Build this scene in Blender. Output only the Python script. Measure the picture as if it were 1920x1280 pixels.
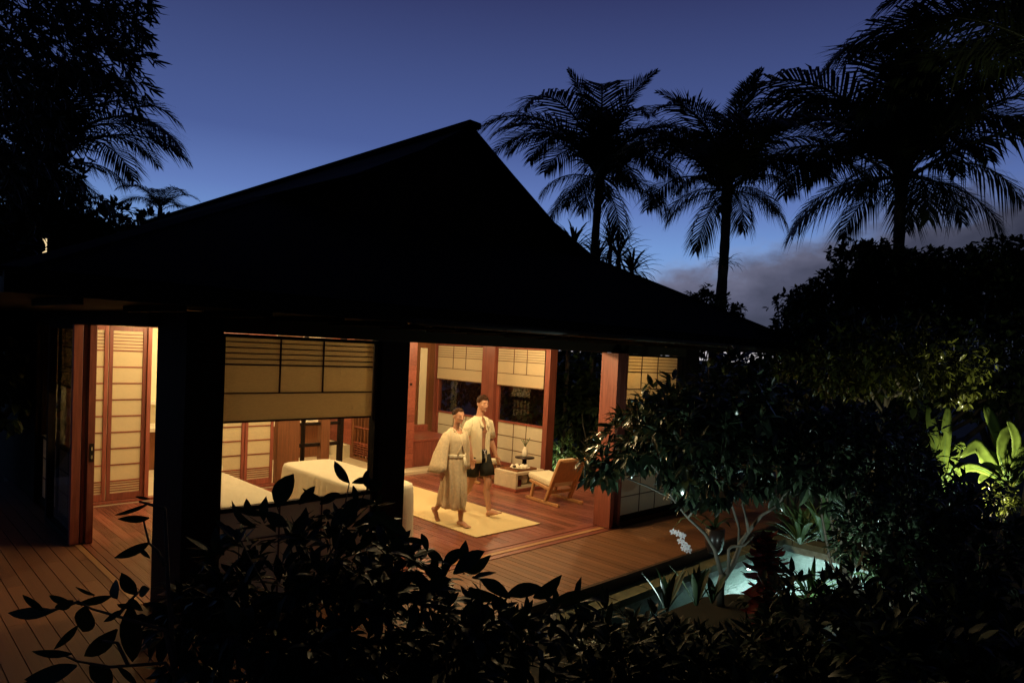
import bpy, bmesh, math, random
import numpy as np
from mathutils import Vector, Matrix, Quaternion, noise as mnoise
random.seed(7); RNG = np.random.default_rng(7)
R = math.radians
for o in list(bpy.data.objects): bpy.data.objects.remove(o)
SC = bpy.context.scene
COL = SC.collection

# ------------------------------------------------------------------ camera
CAM_H = 2.55
F_PX = 1277.27                      # focal length in pixels of a 1920 px wide frame (24 mm)
PITCH, ROLL, YAW, CY = R(-2.3453), R(2.8363), R(45.2509), 66.59
fw = Vector((math.cos(YAW)*math.cos(PITCH), math.sin(YAW)*math.cos(PITCH), math.sin(PITCH)))
r0 = Vector((math.sin(YAW), -math.cos(YAW), 0)); u0 = r0.cross(fw)
rt = r0*math.cos(ROLL) + u0*math.sin(ROLL); up = u0*math.cos(ROLL) - r0*math.sin(ROLL)
cd = bpy.data.cameras.new('camera'); cam = bpy.data.objects.new('camera', cd); COL.objects.link(cam)
cd.sensor_width = 36; cd.lens = F_PX/1920*36; cd.shift_y = CY/1920; cd.clip_start = .05; cd.clip_end = 3000
mw = Matrix.Identity(4)
for i in range(3): mw[i][0] = rt[i]; mw[i][1] = up[i]; mw[i][2] = -fw[i]
mw[0][3] = 0; mw[1][3] = 0; mw[2][3] = CAM_H
cam.matrix_world = mw
SC.camera = cam
def at(x, y, d):                    # a point of the place seen towards pixel (x, y), d metres ahead
    return Vector((0, 0, CAM_H)) + d*(fw + rt*((x-960)/F_PX) - up*((y-640-CY)/F_PX))

# ------------------------------------------------------------------ dusk sky
W = bpy.data.worlds.new('World'); SC.world = W; W.use_nodes = True
nt = W.node_tree; nt.nodes.clear()
def N(t, tree=None, **kw):
    n = (tree or nt).nodes.new(t)
    for k, v in kw.items(): setattr(n, k, v)
    return n
def mathn(op, a, b=None, tree=None, clamp=False):
    t = tree or nt; n = t.nodes.new('ShaderNodeMath'); n.operation = op; n.use_clamp = clamp
    for i, v in enumerate((a, b)):
        if v is None: continue
        if isinstance(v, (int, float)): n.inputs[i].default_value = v
        else: t.links.new(v, n.inputs[i])
    return n.outputs[0]
def ramp(fac, stops, tree=None, interp='LINEAR'):
    t = tree or nt; n = t.nodes.new('ShaderNodeValToRGB'); n.color_ramp.interpolation = interp
    e = n.color_ramp.elements
    while len(e) < len(stops): e.new(.5)
    for i, (p, c) in enumerate(stops): e[i].position = p; e[i].color = (*c, 1) if len(c) == 3 else c
    t.links.new(fac, n.inputs[0]); return n.outputs[0]
def mixc(fac, a, b, tree=None, mode='MIX'):
    t = tree or nt; n = t.nodes.new('ShaderNodeMix'); n.data_type = 'RGBA'; n.blend_type = mode
    for i, v in ((0, fac), (6, a), (7, b)):
        if isinstance(v, (int, float)): n.inputs[i].default_value = v
        elif isinstance(v, tuple): n.inputs[i].default_value = (*v, 1)
        else: t.links.new(v, n.inputs[i])
    return n.outputs[2]
def srgb(r, g, b):
    f = lambda c: c/12.92 if c <= .04045 else ((c+.055)/1.055)**2.4
    return (f(r/255), f(g/255), f(b/255))
tc = N('ShaderNodeTexCoord'); sep = N('ShaderNodeSeparateXYZ'); nt.links.new(tc.outputs['Generated'], sep.inputs[0])
gx, gy, gz = sep.outputs
# the afterglow lies towards azimuth 36 degrees; away from it the dusk sky darkens
ga = R(44)
dotg = mathn('ADD', mathn('MULTIPLY', gx, math.cos(ga)), mathn('MULTIPLY', gy, math.sin(ga)))
sky = ramp(gz, [(0.0, srgb(146, 180, 224)), (.07, srgb(134, 172, 222)), (.15, srgb(114, 150, 208)), (.20, srgb(98, 124, 186)), (.27, srgb(76, 95, 153)), (.45, srgb(51, 59, 104)), (.75, srgb(30, 33, 66)), (1, srgb(22, 24, 50))])
west = ramp(mathn('ADD', mathn('MULTIPLY', dotg, .5), .5), [(0, (.05,)*3), (.5, (.17,)*3), (.8, (.68,)*3), (.9, (.95,)*3), (1, (1.05,)*3)])
sky = mixc(1.0, sky, west, mode='MULTIPLY')
# cloud bank climbing away to the right of the glow
sd = mathn('ADD', mathn('MULTIPLY', gx, math.sin(R(34))), mathn('MULTIPLY', gy, -math.cos(R(34))))
mp = N('ShaderNodeMapping'); nt.links.new(tc.outputs['Generated'], mp.inputs[0]); mp.inputs['Scale'].default_value = (1, 1, 1.7)
nz = N('ShaderNodeTexNoise'); nz.inputs['Scale'].default_value = 9; nz.inputs['Detail'].default_value = 9; nz.inputs['Roughness'].default_value = .58
nt.links.new(mp.outputs[0], nz.inputs['Vector'])
nz2 = N('ShaderNodeTexNoise'); nz2.inputs['Scale'].default_value = 22; nz2.inputs['Detail'].default_value = 6
nt.links.new(mp.outputs[0], nz2.inputs['Vector'])
edge = mathn('SUBTRACT', mathn('ADD', .128, mathn('MULTIPLY', sd, .27)), gz)       # >0 inside the bank
edge = mathn('ADD', edge, mathn('MULTIPLY', mathn('SUBTRACT', nz.outputs[0], .5), .13))
mask = ramp(mathn('MULTIPLY', mathn('ADD', edge, .01), 18, clamp=True), [(0, (0,)*3), (1, (1,)*3)], interp='EASE')
mask = mathn('MULTIPLY', mask, .96)
cc = ramp(mathn('MULTIPLY', edge, 6, clamp=True), [(0, srgb(150, 160, 190)), (.14, srgb(112, 112, 134)), (.45, srgb(84, 84, 104)), (1, srgb(66, 66, 84))])
cc2 = mixc(1.0, cc, ramp(nz2.outputs[0], [(.3, (.75,)*3), (.7, (1.2,)*3)]), mode='MULTIPLY')
cdark = ramp(sd, [(0, (1.1,)*3), (.2, (.75,)*3), (.42, (.34,)*3)])
cc2 = mixc(1.0, cc2, cdark, mode='MULTIPLY')
skyc = mixc(mask, sky, cc2)
# clear warm strip under the bank, right at the horizon of the glow
strip = mathn('MULTIPLY', mathn('MULTIPLY', mathn('SUBTRACT', .046, gz), 60, clamp=True), mathn('MULTIPLY', mathn('SUBTRACT', dotg, .84), 18, clamp=True))
skyc = mixc(strip, skyc, srgb(205, 200, 205))
bg = N('ShaderNodeBackground'); bg.inputs['Strength'].default_value = 1.0
out = N('ShaderNodeOutputWorld'); nt.links.new(skyc, bg.inputs[0]); nt.links.new(bg.outputs[0], out.inputs[0])

SC.render.engine = 'CYCLES'
cy = SC.cycles
cy.use_denoising = True; cy.max_bounces = 7; cy.diffuse_bounces = 4; cy.glossy_bounces = 3; cy.transmission_bounces = 6
cy.transparent_max_bounces = 12; cy.caustics_reflective = False; cy.caustics_refractive = False
cy.sample_clamp_indirect = 3.0; cy.use_light_tree = True
vs = SC.view_settings; vs.view_transform = 'Standard'; vs.look = 'None'; vs.exposure = 0; vs.gamma = 1; vs.use_curve_mapping = False

# ------------------------------------------------------------------ materials
MATS = {}
def mat(name, col, rough=.6, var=.15, scale=6.0, stretch=(1, 1, 1), bump=0.0, spec=.4, rnd=0.0, island=0.0, translucent=0.0, tcol=None, metal=0.0, alpha=None, coord='Object'):
    m = bpy.data.materials.new(name); m.use_nodes = True; t = m.node_tree; t.nodes.clear()
    p = N('ShaderNodeBsdfPrincipled', t); o = N('ShaderNodeOutputMaterial', t)
    p.inputs['Roughness'].default_value = rough; p.inputs['Specular IOR Level'].default_value = spec; p.inputs['Metallic'].default_value = metal
    tcn = N('ShaderNodeTexCoord', t); mpn = N('ShaderNodeMapping', t); mpn.inputs['Scale'].default_value = stretch
    if coord == 'World':
        g = N('ShaderNodeNewGeometry', t); t.links.new(g.outputs['Position'], mpn.inputs[0])
    else: t.links.new(tcn.outputs[coord], mpn.inputs[0])
    nz = N('ShaderNodeTexNoise', t); nz.inputs['Scale'].default_value = scale; nz.inputs['Detail'].default_value = 7; nz.inputs['Roughness'].default_value = .62
    t.links.new(mpn.outputs[0], nz.inputs['Vector'])
    lo = tuple(c*(1-var) for c in col); hi = tuple(min(1, c*(1+var)) for c in col)
    c = ramp(nz.outputs[0], [(.28, lo), (.72, hi)], t)
    if rnd:
        oi = N('ShaderNodeObjectInfo', t); c = mixc(1.0, c, ramp(oi.outputs['Random'], [(0, (1-rnd,)*3), (1, (1+rnd,)*3)], t), t, 'MULTIPLY')
    if island:
        g = N('ShaderNodeNewGeometry', t); c = mixc(1.0, c, ramp(g.outputs['Random Per Island'], [(0, (1-island,)*3), (1, (1+island, 1+island, 1+island*.5))], t), t, 'MULTIPLY')
    t.links.new(c, p.inputs['Base Color'])
    if bump:
        b = N('ShaderNodeBump', t); b.inputs['Strength'].default_value = bump; b.inputs['Distance'].default_value = .01
        t.links.new(nz.outputs[0], b.inputs['Height']); t.links.new(b.outputs[0], p.inputs['Normal'])
    rr = ramp(nz.outputs[0], [(.3, (max(0, rough-.08),)*3), (.7, (min(1, rough+.08),)*3)], t); t.links.new(rr, p.inputs['Roughness'])
    last = p.outputs[0]
    if translucent:
        tr = N('ShaderNodeBsdfTranslucent', t); ms = N('ShaderNodeMixShader', t); ms.inputs[0].default_value = translucent
        if tcol: tr.inputs[0].default_value = (*tcol, 1)
        else: t.links.new(c, tr.inputs[0])
        t.links.new(last, ms.inputs[1]); t.links.new(tr.outputs[0], ms.inputs[2]); last = ms.outputs[0]
    t.links.new(last, o.inputs[0]); MATS[name] = m; return m
def glassmat(name, tint=(.96, .97, .96), ior=1.5, bump=0.0, scale=8.0, rough=.0):
    m = bpy.data.materials.new(name); m.use_nodes = True; t = m.node_tree; t.nodes.clear()
    o = N('ShaderNodeOutputMaterial', t); tr = N('ShaderNodeBsdfTransparent', t); tr.inputs[0].default_value = (*tint, 1)
    gl = N('ShaderNodeBsdfGlossy', t); gl.inputs['Roughness'].default_value = rough
    lw = N('ShaderNodeLayerWeight', t); lw.inputs['Blend'].default_value = .5; f0 = ((ior-1)/(ior+1))**2
    frs = mathn('ADD', f0, mathn('MULTIPLY', mathn('POWER', lw.outputs['Facing'], 5.0, t), 1-f0, t), t)
    ms = N('ShaderNodeMixShader', t)
    if bump:
        g = N('ShaderNodeNewGeometry', t); nz = N('ShaderNodeTexNoise', t); nz.inputs['Scale'].default_value = scale; nz.inputs['Detail'].default_value = 4
        mpn = N('ShaderNodeMapping', t); mpn.inputs['Scale'].default_value = (1, 2.2, 1); t.links.new(g.outputs['Position'], mpn.inputs[0]); t.links.new(mpn.outputs[0], nz.inputs['Vector'])
        b = N('ShaderNodeBump', t); b.inputs['Strength'].default_value = bump; b.inputs['Distance'].default_value = .03
        t.links.new(nz.outputs[0], b.inputs['Height']); t.links.new(b.outputs[0], gl.inputs['Normal']); t.links.new(b.outputs[0], lw.inputs['Normal'])
    t.links.new(frs, ms.inputs[0]); t.links.new(tr.outputs[0], ms.inputs[1]); t.links.new(gl.outputs[0], ms.inputs[2]); t.links.new(ms.outputs[0], o.inputs[0])
    MATS[name] = m; return m
def emit(name, col, strength):
    m = bpy.data.materials.new(name); m.use_nodes = True; t = m.node_tree; t.nodes.clear()
    e = N('ShaderNodeEmission', t); e.inputs[0].default_value = (*col, 1); e.inputs[1].default_value = strength
    o = N('ShaderNodeOutputMaterial', t); t.links.new(e.outputs[0], o.inputs[0]); MATS[name] = m; return m
def watermat(name):
    m = bpy.data.materials.new(name); m.use_nodes = True; t = m.node_tree; t.nodes.clear(); o = N('ShaderNodeOutputMaterial', t)
    g = N('ShaderNodeNewGeometry', t); mpn = N('ShaderNodeMapping', t); mpn.inputs['Scale'].default_value = (1, 1.9, 1); t.links.new(g.outputs['Position'], mpn.inputs[0])
    nz = N('ShaderNodeTexNoise', t); nz.inputs['Scale'].default_value = 11; nz.inputs['Detail'].default_value = 3; t.links.new(mpn.outputs[0], nz.inputs['Vector'])
    b = N('ShaderNodeBump', t); b.inputs['Strength'].default_value = .55; b.inputs['Distance'].default_value = .02; t.links.new(nz.outputs[0], b.inputs['Height'])
    rf_ = N('ShaderNodeBsdfRefraction', t); rf_.inputs['IOR'].default_value = 1.33; rf_.inputs['Roughness'].default_value = .02; rf_.inputs[0].default_value = (.82, .94, .94, 1)
    gl = N('ShaderNodeBsdfGlossy', t); gl.inputs['Roughness'].default_value = .02; lw = N('ShaderNodeLayerWeight', t); lw.inputs['Blend'].default_value = .5
    for n in (rf_, gl, lw): t.links.new(b.outputs[0], n.inputs['Normal'])
    fs = mathn('ADD', .02, mathn('MULTIPLY', mathn('POWER', lw.outputs['Facing'], 5.0, t), .98, t), t)
    ms = N('ShaderNodeMixShader', t); t.links.new(fs, ms.inputs[0]); t.links.new(rf_.outputs[0], ms.inputs[1]); t.links.new(gl.outputs[0], ms.inputs[2]); t.links.new(ms.outputs[0], o.inputs[0]); MATS[name] = m
WARM = (1.0, .72, .35)
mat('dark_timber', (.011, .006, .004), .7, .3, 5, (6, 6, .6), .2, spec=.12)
mat('roof_shingle', (.007, .0065, .0065), .9, .3, 14, bump=.3, spec=.08)
mat('soffit', (.030, .022, .012), .7, .2, 6, spec=.15)
mat('eave_black', (.006, .005, .004), .8, .2, 6, spec=.1)
mat('gutter_metal', (.035, .032, .026), .5, .2, 6, spec=.3)
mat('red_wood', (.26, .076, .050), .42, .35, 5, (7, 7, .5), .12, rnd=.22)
mat('floor_wood', (.23, .082, .056), .30, .38, 4, (9, .5, 9), .08, rnd=.38)
mat('deck_wood', (.21, .096, .044), .55, .35, 4, (10, .6, 10), .2, rnd=.2)
mat('deck_dark', (.05, .026, .014), .7, .2, 5)
mat('pale_wood', (.46, .25, .11), .45, .2, 5, (6, 6, 1), .05)
mat('brown_wood', (.19, .075, .032), .45, .3, 5, (7, 7, .5), .1, rnd=.2)
mat('cream_cloth', (.76, .71, .52), .85, .06, 40, bump=.15)
mat('shade_cloth', (.76, .64, .43), .9, .10, 55, (1, 1, 3), .15, translucent=.46)
mat('batten', (.12, .055, .028), .5, .2, 10)
mat('paper', (.80, .72, .52), .8, .04, 9, translucent=.45)
mat('panel_paper', (.74, .68, .50), .8, .05, 9, translucent=.14)
mat('white_plaster', (.78, .72, .52), .7, .04, 5)
mat('white_stone', (.62, .55, .40), .5, .12, 8, bump=.05)
mat('sheet', (.80, .75, .58), .9, .05, 25, bump=.12)
mat('rug', (.74, .62, .34), .95, .10, 90, bump=.5)
mat('black_lacquer', (.02, .012, .010), .3, .1, 4)
mat('ceramic', (.85, .80, .66), .3, .03, 4)
mat('skin', (.49, .26, .165), .5, .08, 14)
mat('linen', (.64, .54, .37), .9, .16, 26, bump=.5)
mat('shirt', (.80, .73, .51), .9, .06, 30, bump=.2)
mat('shorts', (.012, .014, .012), .85, .2, 30)
mat('hair', (.03, .013, .006), .8, .3, 60, bump=.3, spec=.15)
mat('stone', (.16, .17, .11), .75, .35, 7, bump=.6, coord='World')
mat('pool_tile', (.46, .56, .53), .5, .4, 13, coord='World')
mat('ground', (.010, .010, .007), .95, .5, 3, bump=.6, coord='World')
mat('bark', (.09, .075, .055), .85, .35, 9, (2, 2, .5), .6)
mat('pale_bark', (.075, .066, .05), .75, .3, 12, bump=.4)
mat('palm_trunk', (.05, .045, .038), .9, .3, 6, (1, 1, 6), .5)
mat('palm_leaf', (.022, .034, .014), .5, .25, 6, island=.4)
mat('bamboo_leaf', (.024, .036, .015), .55, .2, 6, island=.4)
mat('dark_leaf', (.018, .030, .014), .5, .2, 6, island=.5, translucent=.08, spec=.22)
mat('cool_leaf', (.035, .055, .036), .25, .25, 6, island=.7, translucent=.1, spec=.6)
mat('yellow_leaf', (.06, .07, .018), .26, .3, 6, island=.8, translucent=.12, spec=.6)
mat('big_leaf', (.105, .155, .030), .38, .35, 9, (1, 1, 1), .3, translucent=.3, tcol=(.15, .20, .03))
mat('strap_leaf', (.07, .13, .05), .4, .25, 6, island=.3, translucent=.2)
mat('red_leaf', (.10, .012, .012), .4, .35, 6, island=.6, translucent=.15)
mat('petal', (.82, .80, .84), .6, .05, 20, translucent=.25)
mat('petal_centre', (.55, .35, .45), .6, .05, 20)
mat('fixture', (.03, .03, .03), .4, .1, 10, metal=.6)
mat('chrome', (.6, .55, .45), .25, .05, 5, metal=1)
glassmat('glass'); watermat('water')
emit('lamp_warm', WARM, 12); emit('lamp_cool', (.85, 1, .96), 60); emit('lamp_yellow', (1, .85, .45), 25); emit('lamp_far', (1, .75, .4), 1.0)

# ------------------------------------------------------------------ mesh helpers
class MB:
    def __init__(s): s.v = []; s.f = []
    def quadbox(s, pts):
        n = len(s.v); s.v += [tuple(p) for p in pts]
        s.f += [(n, n+3, n+2, n+1), (n+4, n+5, n+6, n+7), (n, n+1, n+5, n+4), (n+1, n+2, n+6, n+5), (n+2, n+3, n+7, n+6), (n+3, n, n+4, n+7)]
        return s
    def box(s, x0, x1, y0, y1, z0, z1):
        return s.quadbox([(x0, y0, z0), (x1, y0, z0), (x1, y1, z0), (x0, y1, z0), (x0, y0, z1), (x1, y0, z1), (x1, y1, z1), (x0, y1, z1)])
    def beam(s, a, b, w, h, upv=(0, 0, 1)):          # rectangular bar from a to b
        a, b = Vector(a), Vector(b); d = (b-a).normalized(); sd = d.cross(Vector(upv)).normalized(); u = sd.cross(d)
        P = []
        for c in (a, b):
            for i, j in ((-1, -1), (1, -1), (1, 1), (-1, 1)): P.append(c + sd*(w/2*i) + u*(h/2*j))
        return s.quadbox(P)
    def rings(s, rings, cap=True, closed=True):
        n0 = len(s.v); k = len(rings[0])
        for r in rings: s.v += [tuple(p) for p in r]
        for i in range(len(rings)-1):
            for j in range(k if closed else k-1):
                a = n0+i*k+j; b = n0+i*k+(j+1) % k; s.f.append((a, b, b+k, a+k))
        if cap and closed:
            s.f.append(tuple(n0+j for j in reversed(range(k)))); s.f.append(tuple(n0+(len(rings)-1)*k+j for j in range(k)))
        return s
    def tube(s, path, rad, seg=8, round_ends=False):
        path = [Vector(p) for p in path]
        if isinstance(rad, (int, float)): rad = [rad]*len(path)
        rad = list(rad)
        if round_ends:
            d0 = (path[0]-path[1]).normalized(); d1 = (path[-1]-path[-2]).normalized(); ra, rb = rad[0], rad[-1]
            pre = [(path[0]+d0*ra*math.sin(a), ra*math.cos(a)) for a in (R(85), R(60), R(30))]; post = [(path[-1]+d1*rb*math.sin(a), rb*math.cos(a)) for a in (R(30), R(60), R(85))]
            path = [p for p, _ in pre]+path+[p for p, _ in post]; rad = [q for _, q in pre]+rad+[q for _, q in post]
        rs = []; prev = None
        for i, p in enumerate(path):
            d = (path[min(i+1, len(path)-1)]-path[max(i-1, 0)]).normalized()
            if prev is None: prev = d.orthogonal().normalized()
            a = (prev - d*prev.dot(d)).normalized(); b = d.cross(a); prev = a
            rs.append([p + (a*math.cos(t)+b*math.sin(t))*rad[i] for t in [2*math.pi*j/seg for j in range(seg)]])
        return s.rings(rs)
    def ell(s, c, r, rot=None, seg=16, rows=10):
        c = Vector(c); rs = []
        for i in range(1, rows):
            ph = math.pi*i/rows-math.pi/2; ring = []
            for j in range(seg):
                t = 2*math.pi*j/seg; p = Vector((r[0]*math.cos(ph)*math.cos(t), r[1]*math.cos(ph)*math.sin(t), r[2]*math.sin(ph)))
                if rot is not None: p = rot @ p
                ring.append(c+p)
            rs.append(ring)
        return s.rings(rs)
    def lathe(s, prof, c=(0, 0, 0), seg=20):
        return s.rings([[(c[0]+r*math.cos(2*math.pi*j/seg), c[1]+r*math.sin(2*math.pi*j/seg), c[2]+z) for j in range(seg)] for r, z in prof])
    def mesh(s, name, m, smooth=False):
        me = bpy.data.meshes.new(name); me.from_pydata(s.v, [], s.f); me.update()
        if m: me.materials.append(MATS[m])
        if smooth: me.polygons.foreach_set('use_smooth', [True]*len(me.polygons))
        return me
    def build(s, name, m, parent=None, smooth=False, bevel=0.0, local=False):
        return link(name, s.mesh(name, m, smooth), parent, bevel, local)
def tag(o, label=None, cat=None, group=None, kind=None):
    if label: o['label'] = label
    if cat: o['category'] = cat
    if group: o['group'] = group
    if kind: o['kind'] = kind
    return o
def link(name, me, parent=None, bevel=0.0, local=False):
    o = bpy.data.objects.new(name, me); COL.objects.link(o)
    if parent is not None:
        o.parent = parent
        if not local: o.matrix_parent_inverse = Matrix.Translation(-Vector(parent.get('_base', (0, 0, 0))))
    elif not local and me is not None and len(me.vertices):      # a thing that is one mesh: origin at its base
        n = len(me.vertices); a = np.empty(n*3, np.float32); me.vertices.foreach_get('co', a); a = a.reshape(-1, 3)
        lo, hi = a.min(0), a.max(0); b = np.array([(lo[0]+hi[0])/2, (lo[1]+hi[1])/2, lo[2]], np.float32)
        me.vertices.foreach_set('co', (a-b).ravel()); o.location = Vector([float(q) for q in b]); o['_base'] = [float(q) for q in b]
    if bevel:
        md = o.modifiers.new('bevel', 'BEVEL'); md.width = bevel; md.segments = 2; md.limit_method = 'ANGLE'
    return o
def thing(name, loc, label, cat, group=None, kind=None):
    o = bpy.data.objects.new(name, None); COL.objects.link(o); o.location = loc; o['_base'] = list(loc); o.empty_display_size = .2
    return tag(o, label, cat, group, kind)
_unit = {}
def unit(m):                                   # a shared unit box of one material: planks, slats, bars
    if m not in _unit: _unit[m] = MB().box(-.5, .5, -.5, .5, -.5, .5).mesh('board_'+m, m)
    return _unit[m]
def piece(name, m, parent, x0, x1, y0, y1, z0, z1, rot=None):
    o = bpy.data.objects.new(name, unit(m)); COL.objects.link(o); o.parent = parent
    o.matrix_parent_inverse = Matrix.Translation(-Vector(parent.get('_base', (0, 0, 0))))
    o.location = ((x0+x1)/2, (y0+y1)/2, (z0+z1)/2); o.scale = (abs(x1-x0), abs(y1-y0), abs(z1-z0))
    if rot: o.rotation_euler = rot
    return o
def copy_tree(o, parent=None):
    c = o.copy(); COL.objects.link(c)
    if parent is not None: c.parent = parent
    for ch in o.children: copy_tree(ch, c)
    return c
def np_mesh(name, V, F, m, smooth=False):      # F: list of index arrays (n x 3 or n x 4)
    me = bpy.data.meshes.new(name); V = np.asarray(V, np.float32)
    me.vertices.add(len(V)); me.vertices.foreach_set('co', V.ravel())
    idx = np.concatenate([f.ravel() for f in F]).astype(np.int32); cnt = np.concatenate([np.full(len(f), f.shape[1]) for f in F]).astype(np.int32)
    me.loops.add(len(idx)); me.loops.foreach_set('vertex_index', idx)
    me.polygons.add(len(cnt)); st = np.zeros(len(cnt), np.int32); st[1:] = np.cumsum(cnt)[:-1]
    me.polygons.foreach_set('loop_start', st); me.polygons.foreach_set('loop_total', cnt)
    if smooth: me.polygons.foreach_set('use_smooth', np.ones(len(cnt), bool))
    me.update(calc_edges=True); me.materials.append(MATS[m]); return me
# ------------------------------------------------------------------ ground, pool, deck
PX0, PX1, PY0, PY1 = 5.2, 10.25, 2.75, 4.30        # pool basin
g = MB(); B = 900; GZ = -.215
for x0, x1, y0, y1 in ((-B, PX0-.3, -B, B), (PX1+.3, B, -B, B), (PX0-.3, PX1+.3, -B, PY0-.3), (PX0-.3, PX1+.3, PY1+.22, B)):
    n = len(g.v); g.v += [(x0, y0, GZ), (x1, y0, GZ), (x1, y1, GZ), (x0, y1, GZ)]; g.f.append((n, n+1, n+2, n+3))
ground = g.build('ground', 'ground', local=True); tag(ground, 'dark bare garden soil under the plants', 'ground', kind='structure')
p = MB(); wz = -.30
p.box(PX0-.28, PX1+.28, PY0-.28, PY1+.2, -1.25, -1.05)
p.box(PX0-.28, PX0, PY0, PY1, -1.05, -.2).box(PX1, PX1+.28, PY0, PY1, -1.05, -.2)
p.box(PX0-.28, PX1+.28, PY0-.28, PY0, -1.05, -.2).box(PX0-.28, PX1+.28, PY1, PY1+.2, -1.05, -.2)
pool = p.build('pool_basin', 'pool_tile'); tag(pool, 'pale tiled basin of the small plunge pool beside the deck', 'pool', kind='structure')
w = MB(); w.v = [(PX0, PY0, wz), (PX1, PY0, wz), (PX1, PY1, wz), (PX0, PY1, wz)]; w.f = [(0, 1, 2, 3)]
tag(w.build('pool_water', 'water'), 'lit turquoise water of the small pool', 'water', kind='structure')
bed = [(5.19, 2.6), (5.19, 3.85), (6.3, 3.88), (7.1, 3.86), (7.5, 3.70), (7.9, 3.32), (8.5, 2.95), (8.8, 2.6)]
bd = MB(); bd.rings([[(x, y, z) for x, y in reversed(bed)] for z in (-1.04, -.25, -.19)]); tag(bd.build('planting_bed', 'ground'), 'dark soil bank planted along the near side of the pool', 'planting bed', kind='structure')
coping = thing('pool_coping', (7.7, 4.4, -.2), 'grey mossy stone edging of the small pool along the deck', 'edging', kind='structure')
x = PX0-.3
while x < PX1+.3:
    l = random.uniform(.45, .7); piece('stone', 'stone', coping, x+.006, min(x+l, PX1+.3)-.006, PY1-.03, PY1+.215, -.2, -.115+random.uniform(-.006, .006)); x += l
y = PY0
while y < PY1-.1:
    l = .47; piece('stone', 'stone', coping, PX1-.02, PX1+.29, y+.006, y+l-.006, -.2, -.112+random.uniform(-.006, .006)); y += l

deck = thing('deck', (3, 5, 0), 'brown timber boardwalk around the pavilion', 'deck', kind='structure')
MB().box(-2.6, 2.0, 2.2, 13.5, -.40, -.045).box(2.0, 12.2, 4.56, 6.0, -.40, -.045).build('deck_base', 'deck_dark', deck)
# boards run away from the front edge; wide on the left walk, narrow before the doors
x = -2.6
while x < 1.97:
    y = 2.2; first = random.uniform(1.2, 3.6)
    while y < 13.5:
        l = first if y == 2.2 else random.uniform(2.6, 4.0); piece('deck_board', 'deck_wood', deck, x+.004, x+.141, y, min(y+l, 13.5)-.004, -.04, random.uniform(-.001, .0012)); y += l
    x += .145
x = 2.0
while x < 12.15:
    piece('deck_board', 'deck_wood', deck, x+.003, x+.092, 4.58, 5.86, -.04, random.uniform(-.0012, .0012)); x += .095
piece('edge_board', 'deck_dark', deck, 2.0, 12.2, 4.53, 4.575, -.2, .003)

floor = thing('floor', (6, 8.5, 0), 'polished red timber plank floor of the treatment room', 'floor', kind='structure')
MB().box(2.02, 10.5, 6.22, 14.2, -.3, -.03).build('floor_base', 'deck_dark', floor)
x = 2.22
while x < 10.2:
    y = 6.27; first = random.uniform(.7, 2.4); e = min(x+.127, 10.2)
    while y < 11.0:
        l = first if y == 6.27 else random.uniform(1.4, 2.4); ye = 11.0 if y+l > 10.6 else y+l; piece('floor_board', 'floor_wood', floor, x+.0015, e, y, ye-.002, -.03, random.uniform(-.0006, .0006)); y = ye
    x += .129
for i, (y0, y1) in enumerate(((5.87, 5.96), (5.975, 6.05), (6.065, 6.14), (6.155, 6.26))):
    piece('door_track', 'red_wood' if i != 1 else 'pale_wood', floor, 4.42, 8.28, y0, y1, -.03, .006+.003*(i % 2))
for i, (x0, x1) in enumerate(((1.985, 2.045), (2.055, 2.115), (2.125, 2.21))):
    piece('door_track', 'red_wood' if i else 'pale_wood', floor, x0, x1, 6.81, 9.9, -.03, .006+.003*(i % 2))
for i, (x0, x1) in enumerate(((10.21, 10.30), (10.31, 10.40))):
    piece('door_track', 'red_wood', floor, x0, x1, 6.3, 9.3, -.03, .008+.004*(1-i))
piece('stone_step', 'white_stone', floor, 7.6, 10.3, 10.72, 11.12, -.02, .055)
MB().box(2.2, 7.9, 11.0, 14.1, -.029, .01).box(7.9, 10.35, 11.12, 14.1, -.029, .012).build('back_floor', 'white_stone', floor)

# ------------------------------------------------------------------ pavilion
pav = thing('pavilion', (6.2, 6.1, 0), 'dark hip and gable roofed timber pavilion with open sliding sides', 'pavilion')
def bx(name, m, *b, bevel=.006): return MB().box(*b).build(name, m, pav, bevel=bevel)
H0, H1 = 2.57, 2.74
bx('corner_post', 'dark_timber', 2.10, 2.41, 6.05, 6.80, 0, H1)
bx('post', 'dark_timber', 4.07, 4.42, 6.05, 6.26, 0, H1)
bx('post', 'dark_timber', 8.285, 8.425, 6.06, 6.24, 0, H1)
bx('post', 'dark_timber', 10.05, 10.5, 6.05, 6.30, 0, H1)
bx('beam', 'soffit', 2.41, 10.05, 6.04, 6.25, H0, H1+.02)
bx('beam', 'soffit', 2.02, 2.24, 6.80, 14, H0+.02, H1+.02)
bx('beam', 'red_wood', 10.25, 10.49, 6.30, 14, H0+.03, H1+.02)
bx('post', 'red_wood', 10.26, 10.48, 9.27, 9.40, 0, H0+.03)
bx('post', 'red_wood', 10.24, 10.48, 10.90, 11.30, 0, H0+.03)
bx('post', 'red_wood', 10.24, 10.48, 12.98, 13.2, 0, H0+.03)
bx('post', 'dark_timber', 2.02, 2.22, 11.72, 12.0, 0, H0+.02)
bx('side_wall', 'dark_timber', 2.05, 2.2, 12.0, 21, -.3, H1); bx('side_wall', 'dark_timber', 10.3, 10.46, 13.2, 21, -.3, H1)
bx('ceiling', 'pale_wood', 2.2, 10.3, 6.25, 14.2, H1+.025, H1+.075)
bx('back_wall', 'white_plaster', 2.2, 7.9, 14.0, 14.1, .01, H1+.02)
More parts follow.
